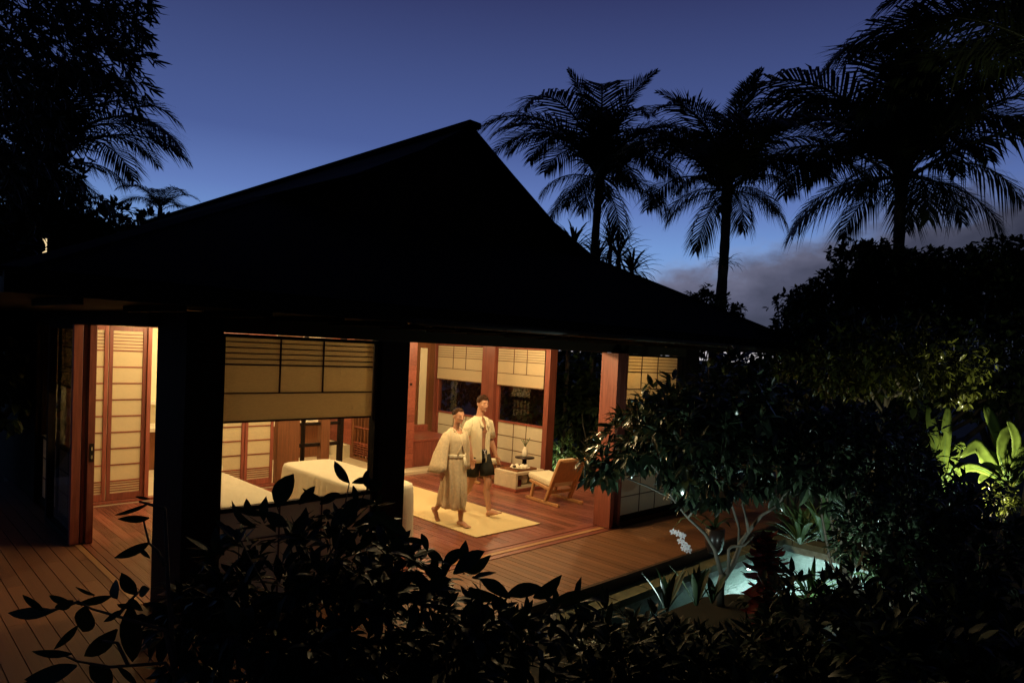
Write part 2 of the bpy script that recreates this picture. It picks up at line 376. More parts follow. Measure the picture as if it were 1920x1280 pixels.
# wood pillar wall between the rooms, boards laid across it
pil = bx('partition_wall', 'brown_wood', 7.97, 8.29, 11.13, 11.9, 0, H1+.02, bevel=0)
z = 0.055
while z < 2.74:
    h = random.choice((.11, .14, .17)); z1 = min(z+h, 2.75)
    piece('cladding_board', 'red_wood', pil, 7.965, 8.295, 11.105, 11.135, z+.0015, z1-.0015); piece('cladding_board', 'red_wood', pil, 7.945, 7.972, 11.11, 11.9, z+.0015, z1-.0015); z += h
piece('switch_plate', 'black_lacquer', pil, 8.145, 8.195, 11.098, 11.106, 1.72, 1.77)
sw = bx('partition_wall', 'brown_wood', 7.97, 8.05, 12.9, 14.0, 0, H1+.02, bevel=0)
z = .30
while z < 2.7:
    h = random.choice((.12, .16)); piece('cladding_board', 'red_wood', sw, 7.945, 7.972, 12.9, 14.0, z+.0015, min(z+h, 2.74)-.0015); z += h
piece('white_plinth', 'white_plaster', sw, 7.80, 7.965, 12.95, 13.98, .012, .29)
# lattice screen in the partition
lat = MB().box(7.96, 8.02, 11.9, 12.0, 0, 1.3).box(7.96, 8.02, 12.82, 12.9, 0, 1.3).box(7.955, 8.025, 12.0, 12.82, 0, .07).box(7.955, 8.025, 12.0, 12.82, 1.22, 1.3).build('lattice_screen', 'brown_wood', pav)
for i in range(7): yy = 12.03+i*.127; piece('lattice_bar', 'brown_wood', lat, 7.975, 8.005, yy, yy+.018, .07, 1.22)
for zz in (.12, .17, .22, .27, .32): piece('lattice_bar', 'red_wood', lat, 7.968, 8.012, 12.0, 12.82, zz, zz+.014)
for zz in (.36, .70, 1.0): piece('lattice_bar', 'red_wood', lat, 7.962, 8.018, 12.0, 12.82, zz, zz+.022)
# alcove: back wall of dark boards, pale upright panel, deep timber bench
alc = bx('alcove_wall', 'brown_wood', 8.05, 10.3, 13.02, 13.12, 0, H1+.02, bevel=0)
xx = 8.3
while xx < 10.2: piece('wall_board', 'brown_wood', alc, xx+.002, min(xx+.15, 10.28)-.002, 12.995, 13.022, .012, 2.74); xx += .15
piece('pale_panel', 'white_plaster', alc, 9.80, 9.99, 12.975, 12.996, .66, 2.47)
bench = MB().box(8.32, 9.55, 11.2, 12.4, .012, .56).build('alcove_bench', 'red_wood', pav, bevel=.008)
piece('bench_top', 'red_wood', bench, 8.305, 9.57, 11.185, 12.41, .562, .60); piece('bench_back', 'red_wood', bench, 8.305, 9.57, 12.3, 12.42, .602, .74)

# windows: shade hung inside, clear pane in the middle, papered grid below
def P(axis, plane, u, n, z): return (u, plane+n, z) if axis == 'X' else (plane+n, u, z)
def pc(name, m, parent, axis, plane, u0, u1, n0, n1, z0, z1):
    if axis == 'X': return piece(name, m, parent, u0, u1, plane+n0, plane+n1, z0, z1)
    return piece(name, m, parent, plane+n0, plane+n1, u0, u1, z0, z1)
def window(axis, plane, u0, u1, s, frame, top=2.565, fr=.035, thirds=(.36, .64)):
    b = MB()
    def fb(a0, a1, z0, z1, n0=-.03, n1=.03):
        q = [P(axis, plane, a0, n0, z0), P(axis, plane, a1, n1, z1)]; b.box(min(q[0][0], q[1][0]), max(q[0][0], q[1][0]), min(q[0][1], q[1][1]), max(q[0][1], q[1][1]), z0, z1)
    fb(u0, u0+fr, 0, top); fb(u1-fr, u1, 0, top); fb(u0+fr, u1-fr, top-fr, top); fb(u0+fr, u1-fr, 0, .085); fb(u0+fr, u1-fr, .945, .985)
    wn = b.build('window', frame, pav)
    a0, a1 = u0+fr, u1-fr; L = a1-a0
    pc('glass_pane', 'glass', wn, axis, plane, a0, a1, -.004, .004, .985, top-fr)
    cuts = [a0, a0+L*thirds[0], a0+L*thirds[1], a1]; zs = [.085, .37, .66, .945]
    for i in range(3):
        for j in range(3): pc('paper_panel', 'panel_paper', wn, axis, plane, cuts[i]+.005, cuts[i+1]-.005, -.004, .004, zs[j]+.005, zs[j+1]-.005)
    for c in cuts[1:3]: pc('muntin', 'batten', wn, axis, plane, c-.006, c+.006, -.013, .013, .085, .945)
    for z in zs[1:3]: pc('muntin', 'batten', wn, axis, plane, a0, a1, -.012, .012, z-.006, z+.006)
    return wn
def shade(axis, plane, u0, u1, label, top=2.545, thirds=(.36, .64)):
    c = P(axis, plane, (u0+u1)/2, 0, 1.75)
    t = thing('window_shade', c, label, 'window shade', 'pleated fabric shades half lowered in the windows')
    pc('cloth_panel', 'shade_cloth', t, axis, plane, u0, u1, -.003, .003, 1.76, top)
    L = u1-u0
    for i in range(1, 5): z = top-i*(top-2.285)/5; pc('batten', 'batten', t, axis, plane, u0, u1, -.007, .007, z-.0045, z+.0045)
    for z, h in ((2.285, .007), (2.02, .006), (1.755, .009)): pc('batten', 'batten', t, axis, plane, u0, u1, -.009, .009, z-h, z+h)
    for q in thirds: pc('upright_batten', 'batten', t, axis, plane, u0+q*L-.007, u0+q*L+.007, -.011, .011, 2.02, top)
    pc('head_rail', 'batten', t, axis, plane, u0, u1, -.02, .02, top, top+.018)
    return t
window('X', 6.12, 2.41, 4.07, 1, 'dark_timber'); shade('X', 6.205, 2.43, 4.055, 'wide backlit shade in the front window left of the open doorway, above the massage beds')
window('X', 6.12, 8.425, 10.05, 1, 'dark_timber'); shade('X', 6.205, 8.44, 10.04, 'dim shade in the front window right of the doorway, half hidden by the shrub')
window('Y', 10.38, 11.30, 12.98, -1, 'red_wood', top=2.6); shade('Y', 10.30, 11.34, 12.95, 'cream shade in the alcove window behind the two people')
window('Y', 10.38, 9.40, 10.90, -1, 'red_wood', fr=.07, top=2.6); shade('Y', 10.30, 9.46, 10.84, 'bright cream shade in the red framed window above the low table')
window('Y', 2.12, 9.22, 11.72, 1, 'dark_timber', top=2.59); shade('Y', 2.19, 9.26, 11.68, 'dark shade in the left side window beyond the sliding door')
# stacked sliding door leaves
for i, (x0, x1, y0, y1) in enumerate(((7.985, 8.06, 5.90, 6.20), (8.068, 8.15, 5.96, 6.20), (8.158, 8.215, 6.0, 6.2), (8.222, 8.282, 5.93, 6.2))):
    bx('sliding_door_leaf', 'red_wood', x0, x1, y0, y1, .012, H0-.002, bevel=.004)
for i, (x0, x1, y0, y1) in enumerate(((1.93, 2.025, 9.13, 9.21), (2.04, 2.075, 9.16, 9.23), (2.085, 2.16, 9.10, 9.20))):
    lf = bx('sliding_door_leaf', 'red_wood', x0, x1, y0, y1, .012, H0+.018, bevel=.004); xm = (x0+x1)/2
    if i < 2:
        piece('far_stile', 'dark_timber', lf, x0+.005, x1-.005, 10.42, 10.5, .012, H0+.018); piece('glass_pane', 'glass', lf, xm-.003, xm+.003, y1, 10.42, .08, H0-.04)
        piece('bottom_rail', 'dark_timber', lf, x0+.008, x1-.008, y1, 10.42, .012, .08); piece('top_rail', 'dark_timber', lf, x0+.008, x1-.008, y1, 10.42, H0-.04, H0+.018)
    else: piece('door_pull', 'black_lacquer', lf, 2.105, 2.15, 9.092, 9.101, .98, 1.20); piece('keyhole', 'chrome', lf, 2.12, 2.135, 9.088, 9.093, 1.12, 1.16); piece('keyhole', 'chrome', lf, 2.12, 2.135, 9.088, 9.093, 1.02, 1.06)

# papered closet doors across the back of the room
def shoji(x0, x1, plane=11.06):
    st = .05
    fr = MB().box(x0, x0+st, plane-.02, plane+.02, .06, 2.60).box(x1-st, x1, plane-.02, plane+.02, .06, 2.60).box(x0+st, x1-st, plane-.018, plane+.018, 2.53, 2.60).box(x0+st, x1-st, plane-.018, plane+.018, .06, .16).build('paper_door', 'red_wood', pav, bevel=.003)
    zs = [.34+.238*i for i in range(9)]
    a, b = x0+st, x1-st
    edges = [.16]+zs+[2.53]
    for i in range(len(edges)-1): piece('paper_panel', 'paper', fr, a, b, plane-.003, plane+.003, edges[i]+.004, edges[i+1]-.004)
    for z in zs: piece('rail', 'red_wood', fr, a, b, plane-.014, plane+.012, z-.009, z+.009)
    for i in range(1, 6): z = zs[-1]+i*(2.53-zs[-1])/6; piece('slat', 'red_wood', fr, a, b, plane-.012, plane+.01, z-.0055, z+.0055)
    for i in range(1, 5): z = .16+i*(.34-.16)/5; piece('slat', 'red_wood', fr, a, b, plane-.012, plane+.01, z-.0055, z+.0055)
    return fr
bx('door_head', 'red_wood', 2.22, 7.95, 11.0, 11.12, 2.602, H1+.02); bx('door_sill', 'red_wood', 2.22, 5.36, 11.0, 11.12, 0.012, .055)
shoji(2.26, 2.765); shoji(2.775, 3.27); bx('post', 'red_wood', 3.275, 3.33, 11.0, 11.12, .056, 2.6, bevel=.003)
bx('post', 'red_wood', 4.06, 4.13, 11.0, 11.12, .056, 2.6, bevel=.003)
shoji(4.135, 4.79); shoji(4.80, 5.29)
bx('inner_wall', 'brown_wood', 5.34, 5.74, 10.98, 11.12, .012, 2.6)
bx('post', 'brown_wood', 6.17, 6.34, 11.0, 11.14, .012, 2.6); bx('post', 'dark_timber', 5.83, 5.87, 11.02, 11.12, .012, 2.6); bx('post', 'dark_timber', 6.55, 6.62, 11.0, 11.12, .012, 2.6)
bx('rail_bar', 'dark_timber', 5.742, 6.168, 11.03, 11.10, .64, .70); bx('rail_bar', 'dark_timber', 6.345, 6.548, 11.03, 11.10, .64, .70); bx('rail_bar', 'dark_timber', 5.742, 6.168, 11.03, 11.10, 1.02, 1.07); bx('rail_bar', 'dark_timber', 6.345, 6.548, 11.03, 11.10, 1.02, 1.07)
# dressing room behind: white counter, mirror shelf
ct = thing('vanity_counter', (4.2, 13.6, .01), 'white vanity counter in the bright dressing room behind the paper doors', 'counter')
MB().box(3.1, 7.6, 13.3, 13.98, .72, .80).build('counter_top', 'ceramic', ct, bevel=.008); MB().box(3.15, 7.55, 13.4, 13.97, .012, .72).build('cabinet', 'brown_wood', ct)
MB().box(3.1, 7.6, 13.74, 13.98, 1.18, 1.24).build('shelf', 'ceramic', ct)
vs_ = thing('vase', (3.72, 13.55, .80), 'small dark vase with twigs on the dressing counter', 'vase'); MB().lathe([(.03, 0), (.06, .05), (.07, .11), (.04, .18), (.03, .2)], (3.72, 13.55, .802)).build('vase_body', 'black_lacquer', vs_, True)
t_ = MB()
for i in range(7): t_.tube([(3.72, 13.55, .98), (3.72+random.uniform(-.08, .08), 13.55+random.uniform(-.05, .05), 1.12), (3.72+random.uniform(-.2, .2), 13.55+random.uniform(-.1, .1), 1.25)], [.006, .005, .003], 5)
t_.build('twigs', 'dark_leaf', vs_)
for i, (x, c) in enumerate(((6.9, 'ceramic'), (6.35, 'red_leaf'), (7.25, 'ceramic'))):
    lb = ('round white bowl on the dressing counter behind the wooden post', 'reddish bowl on the dressing counter behind the beds', 'small white bowl at the right end of the dressing counter')[i]
    tag(MB().lathe([(.05, 0), (.09, .03), (.13, .09), (.125, .095), (.08, .04), (.0, .03)], (x, 13.5, .802)).build('bowl', c, None, True), lb, 'bowl', 'bowls on the dressing counter')

# ------------------------------------------------------------------ roof
rake = [(6.2, 5.57), (7.0, 5.09), (7.97, 4.54), (9.15, 4.08)]
EY, EZ = 4.78, 2.84; YB = 21.5; YG = 7.28
rf = MB()
for sgn in (1, -1):
    mx = lambda x: 6.2+(x-6.2)*sgn
    rk = rake if sgn > 0 else [(6.2, 5.57), (7.0, 5.05), (7.97, 4.53), (9.15, 4.03)]
    for (xa, za), (xb, zb) in zip(rk[:-1], rk[1:]):
        n = len(rf.v); rf.v += [(mx(xa), YG, za), (mx(xb), YG, zb), (mx(xb), YB, zb), (mx(xa), YB, za)]; rf.f.append((n, n+1, n+2, n+3) if sgn > 0 else (n+3, n+2, n+1, n))
    n = len(rf.v); zk = rk[-1][1]; rf.v += [(mx(9.15), YG, zk), (mx(11.7), EY, EZ), (mx(11.7), YB, EZ), (mx(9.15), YB, zk)]; rf.f.append((n, n+1, n+2, n+3) if sgn > 0 else (n+3, n+2, n+1, n))
n = len(rf.v); rf.v += [(3.25, YG, 4.03), (9.15, YG, 4.08), (11.7, EY, EZ), (.7, EY, EZ)]; rf.f.append((n+3, n+2, n+1, n))
me = rf.mesh('roof', 'roof_shingle'); bm = bmesh.new(); bm.from_mesh(me); bmesh.ops.remove_doubles(bm, verts=bm.verts, dist=.001); bmesh.ops.recalc_face_normals(bm, faces=bm.faces); bm.to_mesh(me); bm.free()
roof = link('roof', me, pav); sm = roof.modifiers.new('thickness', 'SOLIDIFY'); sm.thickness = .07; sm.offset = 0
gb = MB(); gb.v = [(3.3, YG+.25, 4.0), (9.1, YG+.25, 4.0), (7.9, YG+.25, 4.52), (7.0, YG+.25, 5.02), (6.2, YG+.25, 5.5), (5.4, YG+.25, 5.0), (4.5, YG+.25, 4.48)]; gb.f = [(0, 1, 2, 3, 4, 5, 6)]
gw = gb.build('gable_wall', 'dark_timber', roof); gw.modifiers.new('thickness', 'SOLIDIFY').thickness = .05
MB().beam((6.2, YG-.08, 5.60), (6.2, YB, 5.60), .22, .09).build('ridge_cap', 'roof_shingle', roof, bevel=.02)
MB().beam((9.15, YG, 4.09), (11.7, EY, EZ+.03), .16, .06).build('hip_cap', 'roof_shingle', roof); MB().beam((3.25, YG, 4.03), (.7, EY, EZ+.01), .16, .06).build('hip_cap', 'roof_shingle', roof)
MB().box(.66, 11.74, EY-.03, EY+.01, EZ-.11, EZ+.01).build('fascia', 'eave_black', roof)
MB().box(.66, .70, EY+.012, YB, EZ-.11, EZ+.01).build('fascia', 'eave_black', roof); MB().box(11.70, 11.74, EY+.012, YB, EZ-.11, EZ+.01).build('fascia', 'eave_black', roof)
MB().box(.71, 11.69, EY+.012, 6.03, EZ-.10, EZ-.08).box(.71, 2.0, 6.031, YB, EZ-.10, EZ-.08).box(10.51, 11.69, 6.031, YB, EZ-.10, EZ-.08).build('soffit_board', 'eave_black', roof)
xx = 1.0
while xx < 11.6: piece('rafter_end', 'eave_black', roof, xx, xx+.06, EY+.02, 6.02, EZ-.15, EZ-.102); xx += .6
gt = MB(); rr = []
for x in (3.45, 11.72): rr.append([(x, EY-.085+.05*math.cos(a), EZ-.075+.05*math.sin(a)) for a in [R(180+i*22.5) for i in range(9)]])
gt.rings(rr, closed=False); go = gt.build('gutter', 'gutter_metal', roof, True); go.modifiers.new('thickness', 'SOLIDIFY').thickness = .006
xx = 3.6
while xx < 11.7: piece('gutter_bracket', 'gutter_metal', roof, xx, xx+.02, EY-.14, EY-.03, EZ-.135, EZ-.128); xx += .9

# ------------------------------------------------------------------ ceiling downlights (the room is lit by them)
def area_light(name, loc, size, power, col, direction=(0, 0, -1), parent=None, spread=R(150)):
    ld = bpy.data.lights.new(name, 'AREA'); ld.shape = 'DISK'; ld.size = size; ld.energy = power; ld.color = col; ld.spread = spread
    o = bpy.data.objects.new(name, ld); COL.objects.link(o); o.location = loc; o.rotation_euler = Vector(direction).to_track_quat('-Z', 'Y').to_euler()
    if parent is not None: o.parent = parent; o.matrix_parent_inverse = Matrix.Translation(-Vector(parent.get('_base', (0, 0, 0))))
    return o
def ceiling_lamp(x, y, power, col, label):
    t = thing('ceiling_lamp', (x, y, H1+.02), label, 'ceiling lamp', 'small round ceiling lamps')
    MB().lathe([(.0, .0), (.06, .0), (.07, -.015), (.05, -.03), (.0, -.035)], (x, y, H1+.024)).build('ceiling_plate', 'fixture', t, True)
    ld = bpy.data.lights.new('bulb', 'POINT'); ld.energy = power; ld.color = col; ld.shadow_soft_size = .04
    o = bpy.data.objects.new('bulb', ld); COL.objects.link(o); o.location = (x, y, H1-.06); o.parent = t; o.matrix_parent_inverse = Matrix.Translation(-Vector(t['_base']))
for i, (x, y, pw) in enumerate(((3.4, 8.5, .40), (3.4, 10.2, .48), (5.0, 6.75, 1.0), (5.0, 9.6, 1.0), (6.4, 6.6, 1.2), (7.0, 9.2, 1.1), (8.9, 6.75, .9), (9.0, 9.4, 1.2))):
    ceiling_lamp(x, y, 80*pw, WARM, 'small ceiling lamp over the '+('left bed front', 'left bed rear', 'right bed front', 'right bed rear', 'woven rug front', 'woven rug rear', 'nearer lounge chair', 'low table')[i])
ceiling_lamp(9.2, 12.1, 14, WARM, 'small ceiling lamp over the alcove bench')
for x, pw, nm in ((3.6, 100, 'left end'), (5.6, 80, 'middle'), (7.0, 90, 'right end')): ceiling_lamp(x, 12.7, pw, (1, .72, .34), 'small ceiling lamp over the %s of the dressing counter' % nm)
# ------------------------------------------------------------------ furniture
rg = MB().box(6.10, 7.36, 6.68, 9.80, .003, .016).build('rug', 'rug', None, bevel=.004); tag(rg, 'pale woven straw rug on the red plank floor', 'rug')
def massage_table(x0, x1, y0, y1, h, label, slabel, seed):
    c = ((x0+x1)/2, (y0+y1)/2, 0)
    t = thing('massage_table', c, label, 'massage table', 'massage beds side by side')
    MB().box(x0+.03, x1-.03, y0+.03, y1-.03, h-.13, h-.012).build('mattress', 'cream_cloth', t, bevel=.03)
    for a in (x0+.10, x1-.16):
        for b in (y0+.15, y1-.21): MB().box(a, a+.06, b, b+.06, .002, h-.13).build('leg', 'brown_wood', t)
    # sheet: rounded top that falls to a wavy hem
    rnd = random.Random(seed); ns = 120; rs = []
    def outline(off, z, wav):
        ring = []; hx, hy = (x1-x0)/2+off, (y1-y0)/2+off; rc = .07
        for j in range(ns):
            s = j/ns*2*math.pi; cx, sy = math.cos(s), math.sin(s); k = 1/max(abs(cx)/hx, abs(sy)/hy)      # rounded rectangle
            e = (abs(cx)**8/hx**8+abs(sy)**8/hy**8)**(-1/8)
            w_ = wav*(math.sin(s*23+seed)+.6*math.sin(s*41+2*seed)+.5*math.sin(s*9+1.3))
            nzv = .004*mnoise.noise((cx*3, sy*3, z*4+seed))
            ring.append((c[0]+cx*e+cx*(w_+nzv), c[1]+sy*e+sy*(w_+nzv), z))
        return ring
    for k in (.12, .25, .38, .5, .62, .75, .88): rs.append([((p[0]-c[0])*k+c[0], (p[1]-c[1])*k+c[1], h+.010*mnoise.noise((c[0]+(p[0]-c[0])*k*6, (p[1]-c[1])*k*6, seed))) for p in outline(0, h, 0)])
    rs += [outline(0, h, 0), outline(.02, h-.012, .0), outline(.03, h-.05, .002), outline(.035, h-.15, .007), outline(.045, h-.35, .013), outline(.05, .22, .02), outline(.055, .14, .023)]
    s_ = MB().rings(rs, cap=False); n = len(s_.v); s_.f.append(tuple(reversed(range(ns))))
    sh = s_.build('bed_sheet', 'sheet', None, True); tag(sh, slabel, 'sheet', 'cream sheets over the massage beds')
massage_table(2.80, 3.58, 7.05, 9.05, .76, 'left massage bed under a cream sheet, close to the corner post', 'cream sheet spread over the left bed below the wide shade', 3)
massage_table(4.42, 5.20, 6.86, 8.98, .80, 'right massage bed under a cream sheet, beside the rug', 'cream sheet hanging in folds over the right bed beside the rug', 8)
hd = thing('face_cradle', (3.2, 6.9, .76), 'rolled cream towel at the head of the left bed', 'towel')
MB().tube([(2.9, 8.85, .825), (3.2, 8.86, .83), (3.5, 8.85, .825)], .065, 14, True).build('towel_roll', 'cream_cloth', hd, True)

def lounge_chair(loc, rz, label):                # faces +Y before turning
    t = thing('lounge_chair', (0, 0, 0), label, 'lounge chair', 'low wooden lounge chairs with cream cushions')
    for s in (-.27, .27):
        MB().beam((s, -.42, .025), (s, .40, .025), .05, .05).build('runner', 'pale_wood', t, bevel=.008, local=True)
        MB().beam((s, -.10, .05), (s, -.42, .78), .05, .075, (1, 0, 0)).build('back_post', 'pale_wood', t, bevel=.01, local=True)
        MB().beam((s, .28, .05), (s, .22, .30), .045, .05, (1, 0, 0)).build('front_leg', 'pale_wood', t, bevel=.008, local=True)
        MB().beam((s, -.2, .255), (s, .33, .325), .04, .05).build('side_rail', 'pale_wood', t, bevel=.008, local=True)
    MB().beam((-.245, -.415, .76), (.245, -.415, .76), .05, .05).build('top_rail', 'pale_wood', t, bevel=.008, local=True)
    MB().beam((-.245, -.165, .20), (.245, -.165, .20), .04, .05).build('cross_rail', 'pale_wood', t, bevel=.008, local=True)
    q = MB(); q.quadbox([(-.245, -.19, .275), (.245, -.19, .275), (.245, .42, .345), (-.245, .42, .345), (-.245, -.21, .39), (.245, -.21, .39), (.245, .43, .45), (-.245, .43, .45)]); q.build('seat_cushion', 'cream_cloth', t, bevel=.035, local=True)
    q = MB(); q.quadbox([(-.235, -.225, .395), (.235, -.225, .395), (.235, -.135, .41), (-.235, -.135, .41), (-.235, -.39, .765), (.235, -.39, .765), (.235, -.31, .79), (-.235, -.31, .79)]); q.build('back_cushion', 'cream_cloth', t, bevel=.03, local=True)
    MB().beam((-.24, -.235, .39), (-.24+.48, -.235, .39), .02, .02).build('back_panel_rail', 'pale_wood', t, local=True)
    q = MB(); q.quadbox([(-.24, -.245, .37), (.24, -.245, .37), (.24, -.232, .37), (-.24, -.232, .37), (-.24, -.412, .74), (.24, -.412, .74), (.24, -.399, .74), (-.24, -.399, .74)]); q.build('back_panel', 'pale_wood', t, local=True)
    t.location = loc; t.rotation_euler.z = rz; return t
lounge_chair((8.70, 7.62, .002), R(-6), 'nearer lounge chair seen from behind, its back towards the deck')
lounge_chair((8.78, 9.72, .002), R(182), 'farther lounge chair behind the low table, half hidden by the man')
tb = thing('low_table', (9.0, 8.75, 0), 'low white stone side table with open shelf, between the two chairs', 'table')
X0, X1, Y0, Y1, TH = 8.62, 9.36, 8.47, 9.03, .345
MB().box(X0-.02, X1+.02, Y0-.02, Y1+.02, .002, .05).build('plinth', 'red_wood', tb, bevel=.005)
MB().box(X0, X1, Y0, Y1, TH-.055, TH).build('table_top', 'white_stone', tb, bevel=.008)
MB().box(X0, X0+.055, Y0, Y1, .051, TH-.056).build('side_slab', 'white_stone', tb, bevel=.006); MB().box(X1-.055, X1, Y0, Y1, .051, TH-.056).build('side_slab', 'white_stone', tb, bevel=.006)
MB().box(X0+.056, X1-.056, Y0+.01, Y1-.01, .051, .075).build('shelf', 'white_stone', tb); MB().box(X0+.056, X1-.056, Y1-.05, Y1-.03, .076, TH-.057).build('back_slab', 'brown_wood', tb)
tag(MB().box(8.72, 8.82, 8.52, 8.62, .077, .20).build('red_box', 'red_leaf', None, bevel=.006), 'small dark red box on the shelf of the low table', 'box')
tag(MB().lathe([(.05, 0), (.085, .02), (.1, .12), (.06, .17), (.0, .175)], (9.05, 8.72, .077)).build('jar', 'ceramic', None, True), 'squat pale jar inside the low table', 'jar')
tr = thing('tray', (8.98, 8.74, TH), 'dark square wooden tray on the low table', 'tray')
MB().box(8.70, 9.22, 8.53, 8.97, TH+.002, TH+.014).build('tray_base', 'brown_wood', tr)
for b in ((8.70, 9.22, 8.53, 8.545), (8.70, 9.22, 8.955, 8.97), (8.70, 8.715, 8.546, 8.954), (9.205, 9.22, 8.546, 8.954)): MB().box(*b, TH+.0145, TH+.035).build('rim', 'brown_wood', tr)
pl = thing('platter', (8.98, 8.72, TH+.015), 'white platter heaped with pale fruit on the dark tray', 'platter')
MB().lathe([(.0, .0), (.10, .0), (.19, .022), (.188, .027), (.1, .008), (.0, .008)], (8.98, 8.73, TH+.016)).build('dish', 'ceramic', pl, True)
for i in range(16):
    a, r = i*2.4, .15*math.sqrt((i+.5)/16); q = (8.98+r*math.cos(a), 8.73+r*math.sin(a), TH+.055)
    MB().ell(q, (.034, .034, .028), seg=10, rows=6).build('fruit', 'black_lacquer' if i in (3, 9) else 'ceramic', pl, True)
ps = thing('pedestal_stand', (9.62, 9.24, 0), 'black round pedestal stand behind the low table', 'stand')
MB().lathe([(.13, .002), (.12, .03), (.05, .06), (.045, .40)], (9.62, 9.24, 0)).build('stem', 'black_lacquer', ps, True); MB().lathe([(.05, .40), (.19, .425), (.195, .445), (.0, .446)], (9.62, 9.24, 0), 28).build('round_top', 'black_lacquer', ps, True)
bt = thing('bud_vase', (9.62, 9.24, .45), 'pale bud vase with a twig on the black pedestal stand', 'vase')
MB().lathe([(.045, .0), (.06, .03), (.06, .13), (.03, .17), (.028, .20), (.0, .2)], (9.62, 9.24, .448)).build('vase_body', 'ceramic', bt, True)
q = MB()
for i in range(6): a = i*1.1; q.tube([(9.62, 9.24, .64), (9.62+.03*math.cos(a), 9.24+.03*math.sin(a), .71), (9.62+.085*math.cos(a), 9.24+.085*math.sin(a), .75+.015*i)], [.005, .004, .007], 5)
q.build('twig', 'strap_leaf', bt)

# ------------------------------------------------------------------ people
def rot(ax, deg): return Matrix.Rotation(R(deg), 3, ax)
def loft(mb, rows, seg=28):                     # rows: (x, y, z, rx, ry)
    mb.rings([[(x+rx*math.cos(2*math.pi*j/seg), y+ry*math.sin(2*math.pi*j/seg), z) for j in range(seg)] for x, y, z, rx, ry in rows])
def head(mb, c, k, yaw, pitch, male):
    M = rot('Z', yaw) @ rot('X', pitch); c = Vector(c)
    def E(p, r, rr=None): mb.ell(c+M @ (Vector(p)*k), tuple(q*k for q in r), M @ rr if rr is not None else M, 18, 12)
    E((0, .012, .03), (.076, .096, .09)); E((0, -.016, -.012), (.064, .075, .09)); E((0, -.038, -.076), (.047, .042, .030) if male else (.040, .038, .028))
    E((0, -.090, -.004), (.0105, .015, .027), rot('X', -17)); E((0, -.103, -.025), (.0135, .012, .010)); E((0, -.074, .033), (.046, .014, .008))
    E((0, -.0885, -.0525), (.0205, .0085, .006)); E((0, -.0865, -.0625), (.0175, .009, .0065)); E((0, -.076, -.089), (.019, .016, .014))
    for s in (-1, 1):
        E((s*.040, -.050, -.014), (.023, .024, .022)); E((s*.011, -.097, -.028), (.0075, .010, .0075)); E((s*.0745, .014, -.004), (.010, .020, .032), rot('Z', -s*18)); E((s*.031, -.0735, .012), (.0125, .010, .0085))
    return M
def hand(mb, w, d, out_, k=1.0, curl=.5):      # w wrist, d pointing direction, out_ towards the thumb
    w = Vector(w); d = Vector(d).normalized(); o = (Vector(out_)-d*Vector(out_).dot(d)).normalized(); n = d.cross(o)
    mb.tube([w, w+d*.04*k], [.024*k, .024*k], 10); 
    for s in (-.027, -.009, .009, .027): mb.tube([w+d*.02*k+o*s*.7*k, w+d*.085*k+o*s*k], [.014*k, .0125*k], 8, True)
    for s, l in ((.027, .068), (.009, .078), (-.009, .072), (-.027, .056)):
        b = w+d*.085*k+o*s*k; d1 = (d-n*.35*curl).normalized(); d2 = (d-n*1.1*curl).normalized(); m1 = b+d1*l*.5*k
        mb.tube([b, m1, m1+d2*l*.5*k], [.0095*k, .0088*k, .007*k], 8, True)
    b = w+d*.03*k+o*.026*k; m1 = b+(d*.6+o*.7-n*.2).normalized()*.04*k; mb.tube([b, m1, m1+(d-n*.4*curl).normalized()*.032*k], [.013*k, .011*k, .008*k], 8, True)
def foot(mb, ankle, yaw, pitch, k=1.0):         # toes towards -Y; pitch > 0 lifts the toes
    a = Vector(ankle); M = rot('Z', yaw) @ rot('X', -pitch)
    def Q(p): return a+M @ (Vector(p)*k)
    mb.tube([Q((0, .035, -.045)), Q((0, .0, -.035)), Q((0, -.07, -.045)), Q((0, -.125, -.06))], [.034*k, .042*k, .036*k, .026*k], 12, True)
    mb.ell(Q((0, -.115, -.064)), (.043*k, .05*k, .020*k), M)
    for s, l, r in ((.030, .052, .0135), (.012, .05, .0105), (-.004, .045, .010), (-.019, .037, .0095), (-.033, .027, .009)): mb.tube([Q((s, -.13, -.068)), Q((s*1.1, -.145-l*.6, -.070))], [r*k, r*.85*k], 8, True)
def finish_body(mb, name, parent, paint):
    o = mb.build(name, 'skin', parent, True)
    md = o.modifiers.new('remesh', 'REMESH'); md.mode = 'VOXEL'; md.voxel_size = .005; sm_ = o.modifiers.new('smooth', 'SMOOTH'); sm_.iterations = 2; sm_.factor = .5
    dg = bpy.context.evaluated_depsgraph_get(); me = bpy.data.meshes.new_from_object(o.evaluated_get(dg)); o.modifiers.clear(); old = o.data; o.data = me; bpy.data.meshes.remove(old)
    n = len(me.vertices); a = np.empty(n*3, np.float32); me.vertices.foreach_get('co', a); a = a.reshape(-1, 3)
    col = np.ones((n, 4), np.float32); paint(a, col); at_ = me.color_attributes.new('tone', 'FLOAT_COLOR', 'POINT'); at_.data.foreach_set('color', col.ravel())
    me.polygons.foreach_set('use_smooth', [True]*len(me.polygons)); me.update(); return o
m = MATS['skin']; t = m.node_tree; pn = [n for n in t.nodes if n.type == 'BSDF_PRINCIPLED'][0]; src = pn.inputs['Base Color'].links[0].from_socket
an = N('ShaderNodeVertexColor', t); an.layer_name = 'tone'; t.links.new(mixc(1.0, src, an.outputs[0], t, 'MULTIPLY'), pn.inputs['Base Color'])
pn.inputs['Subsurface Weight'].default_value = .08
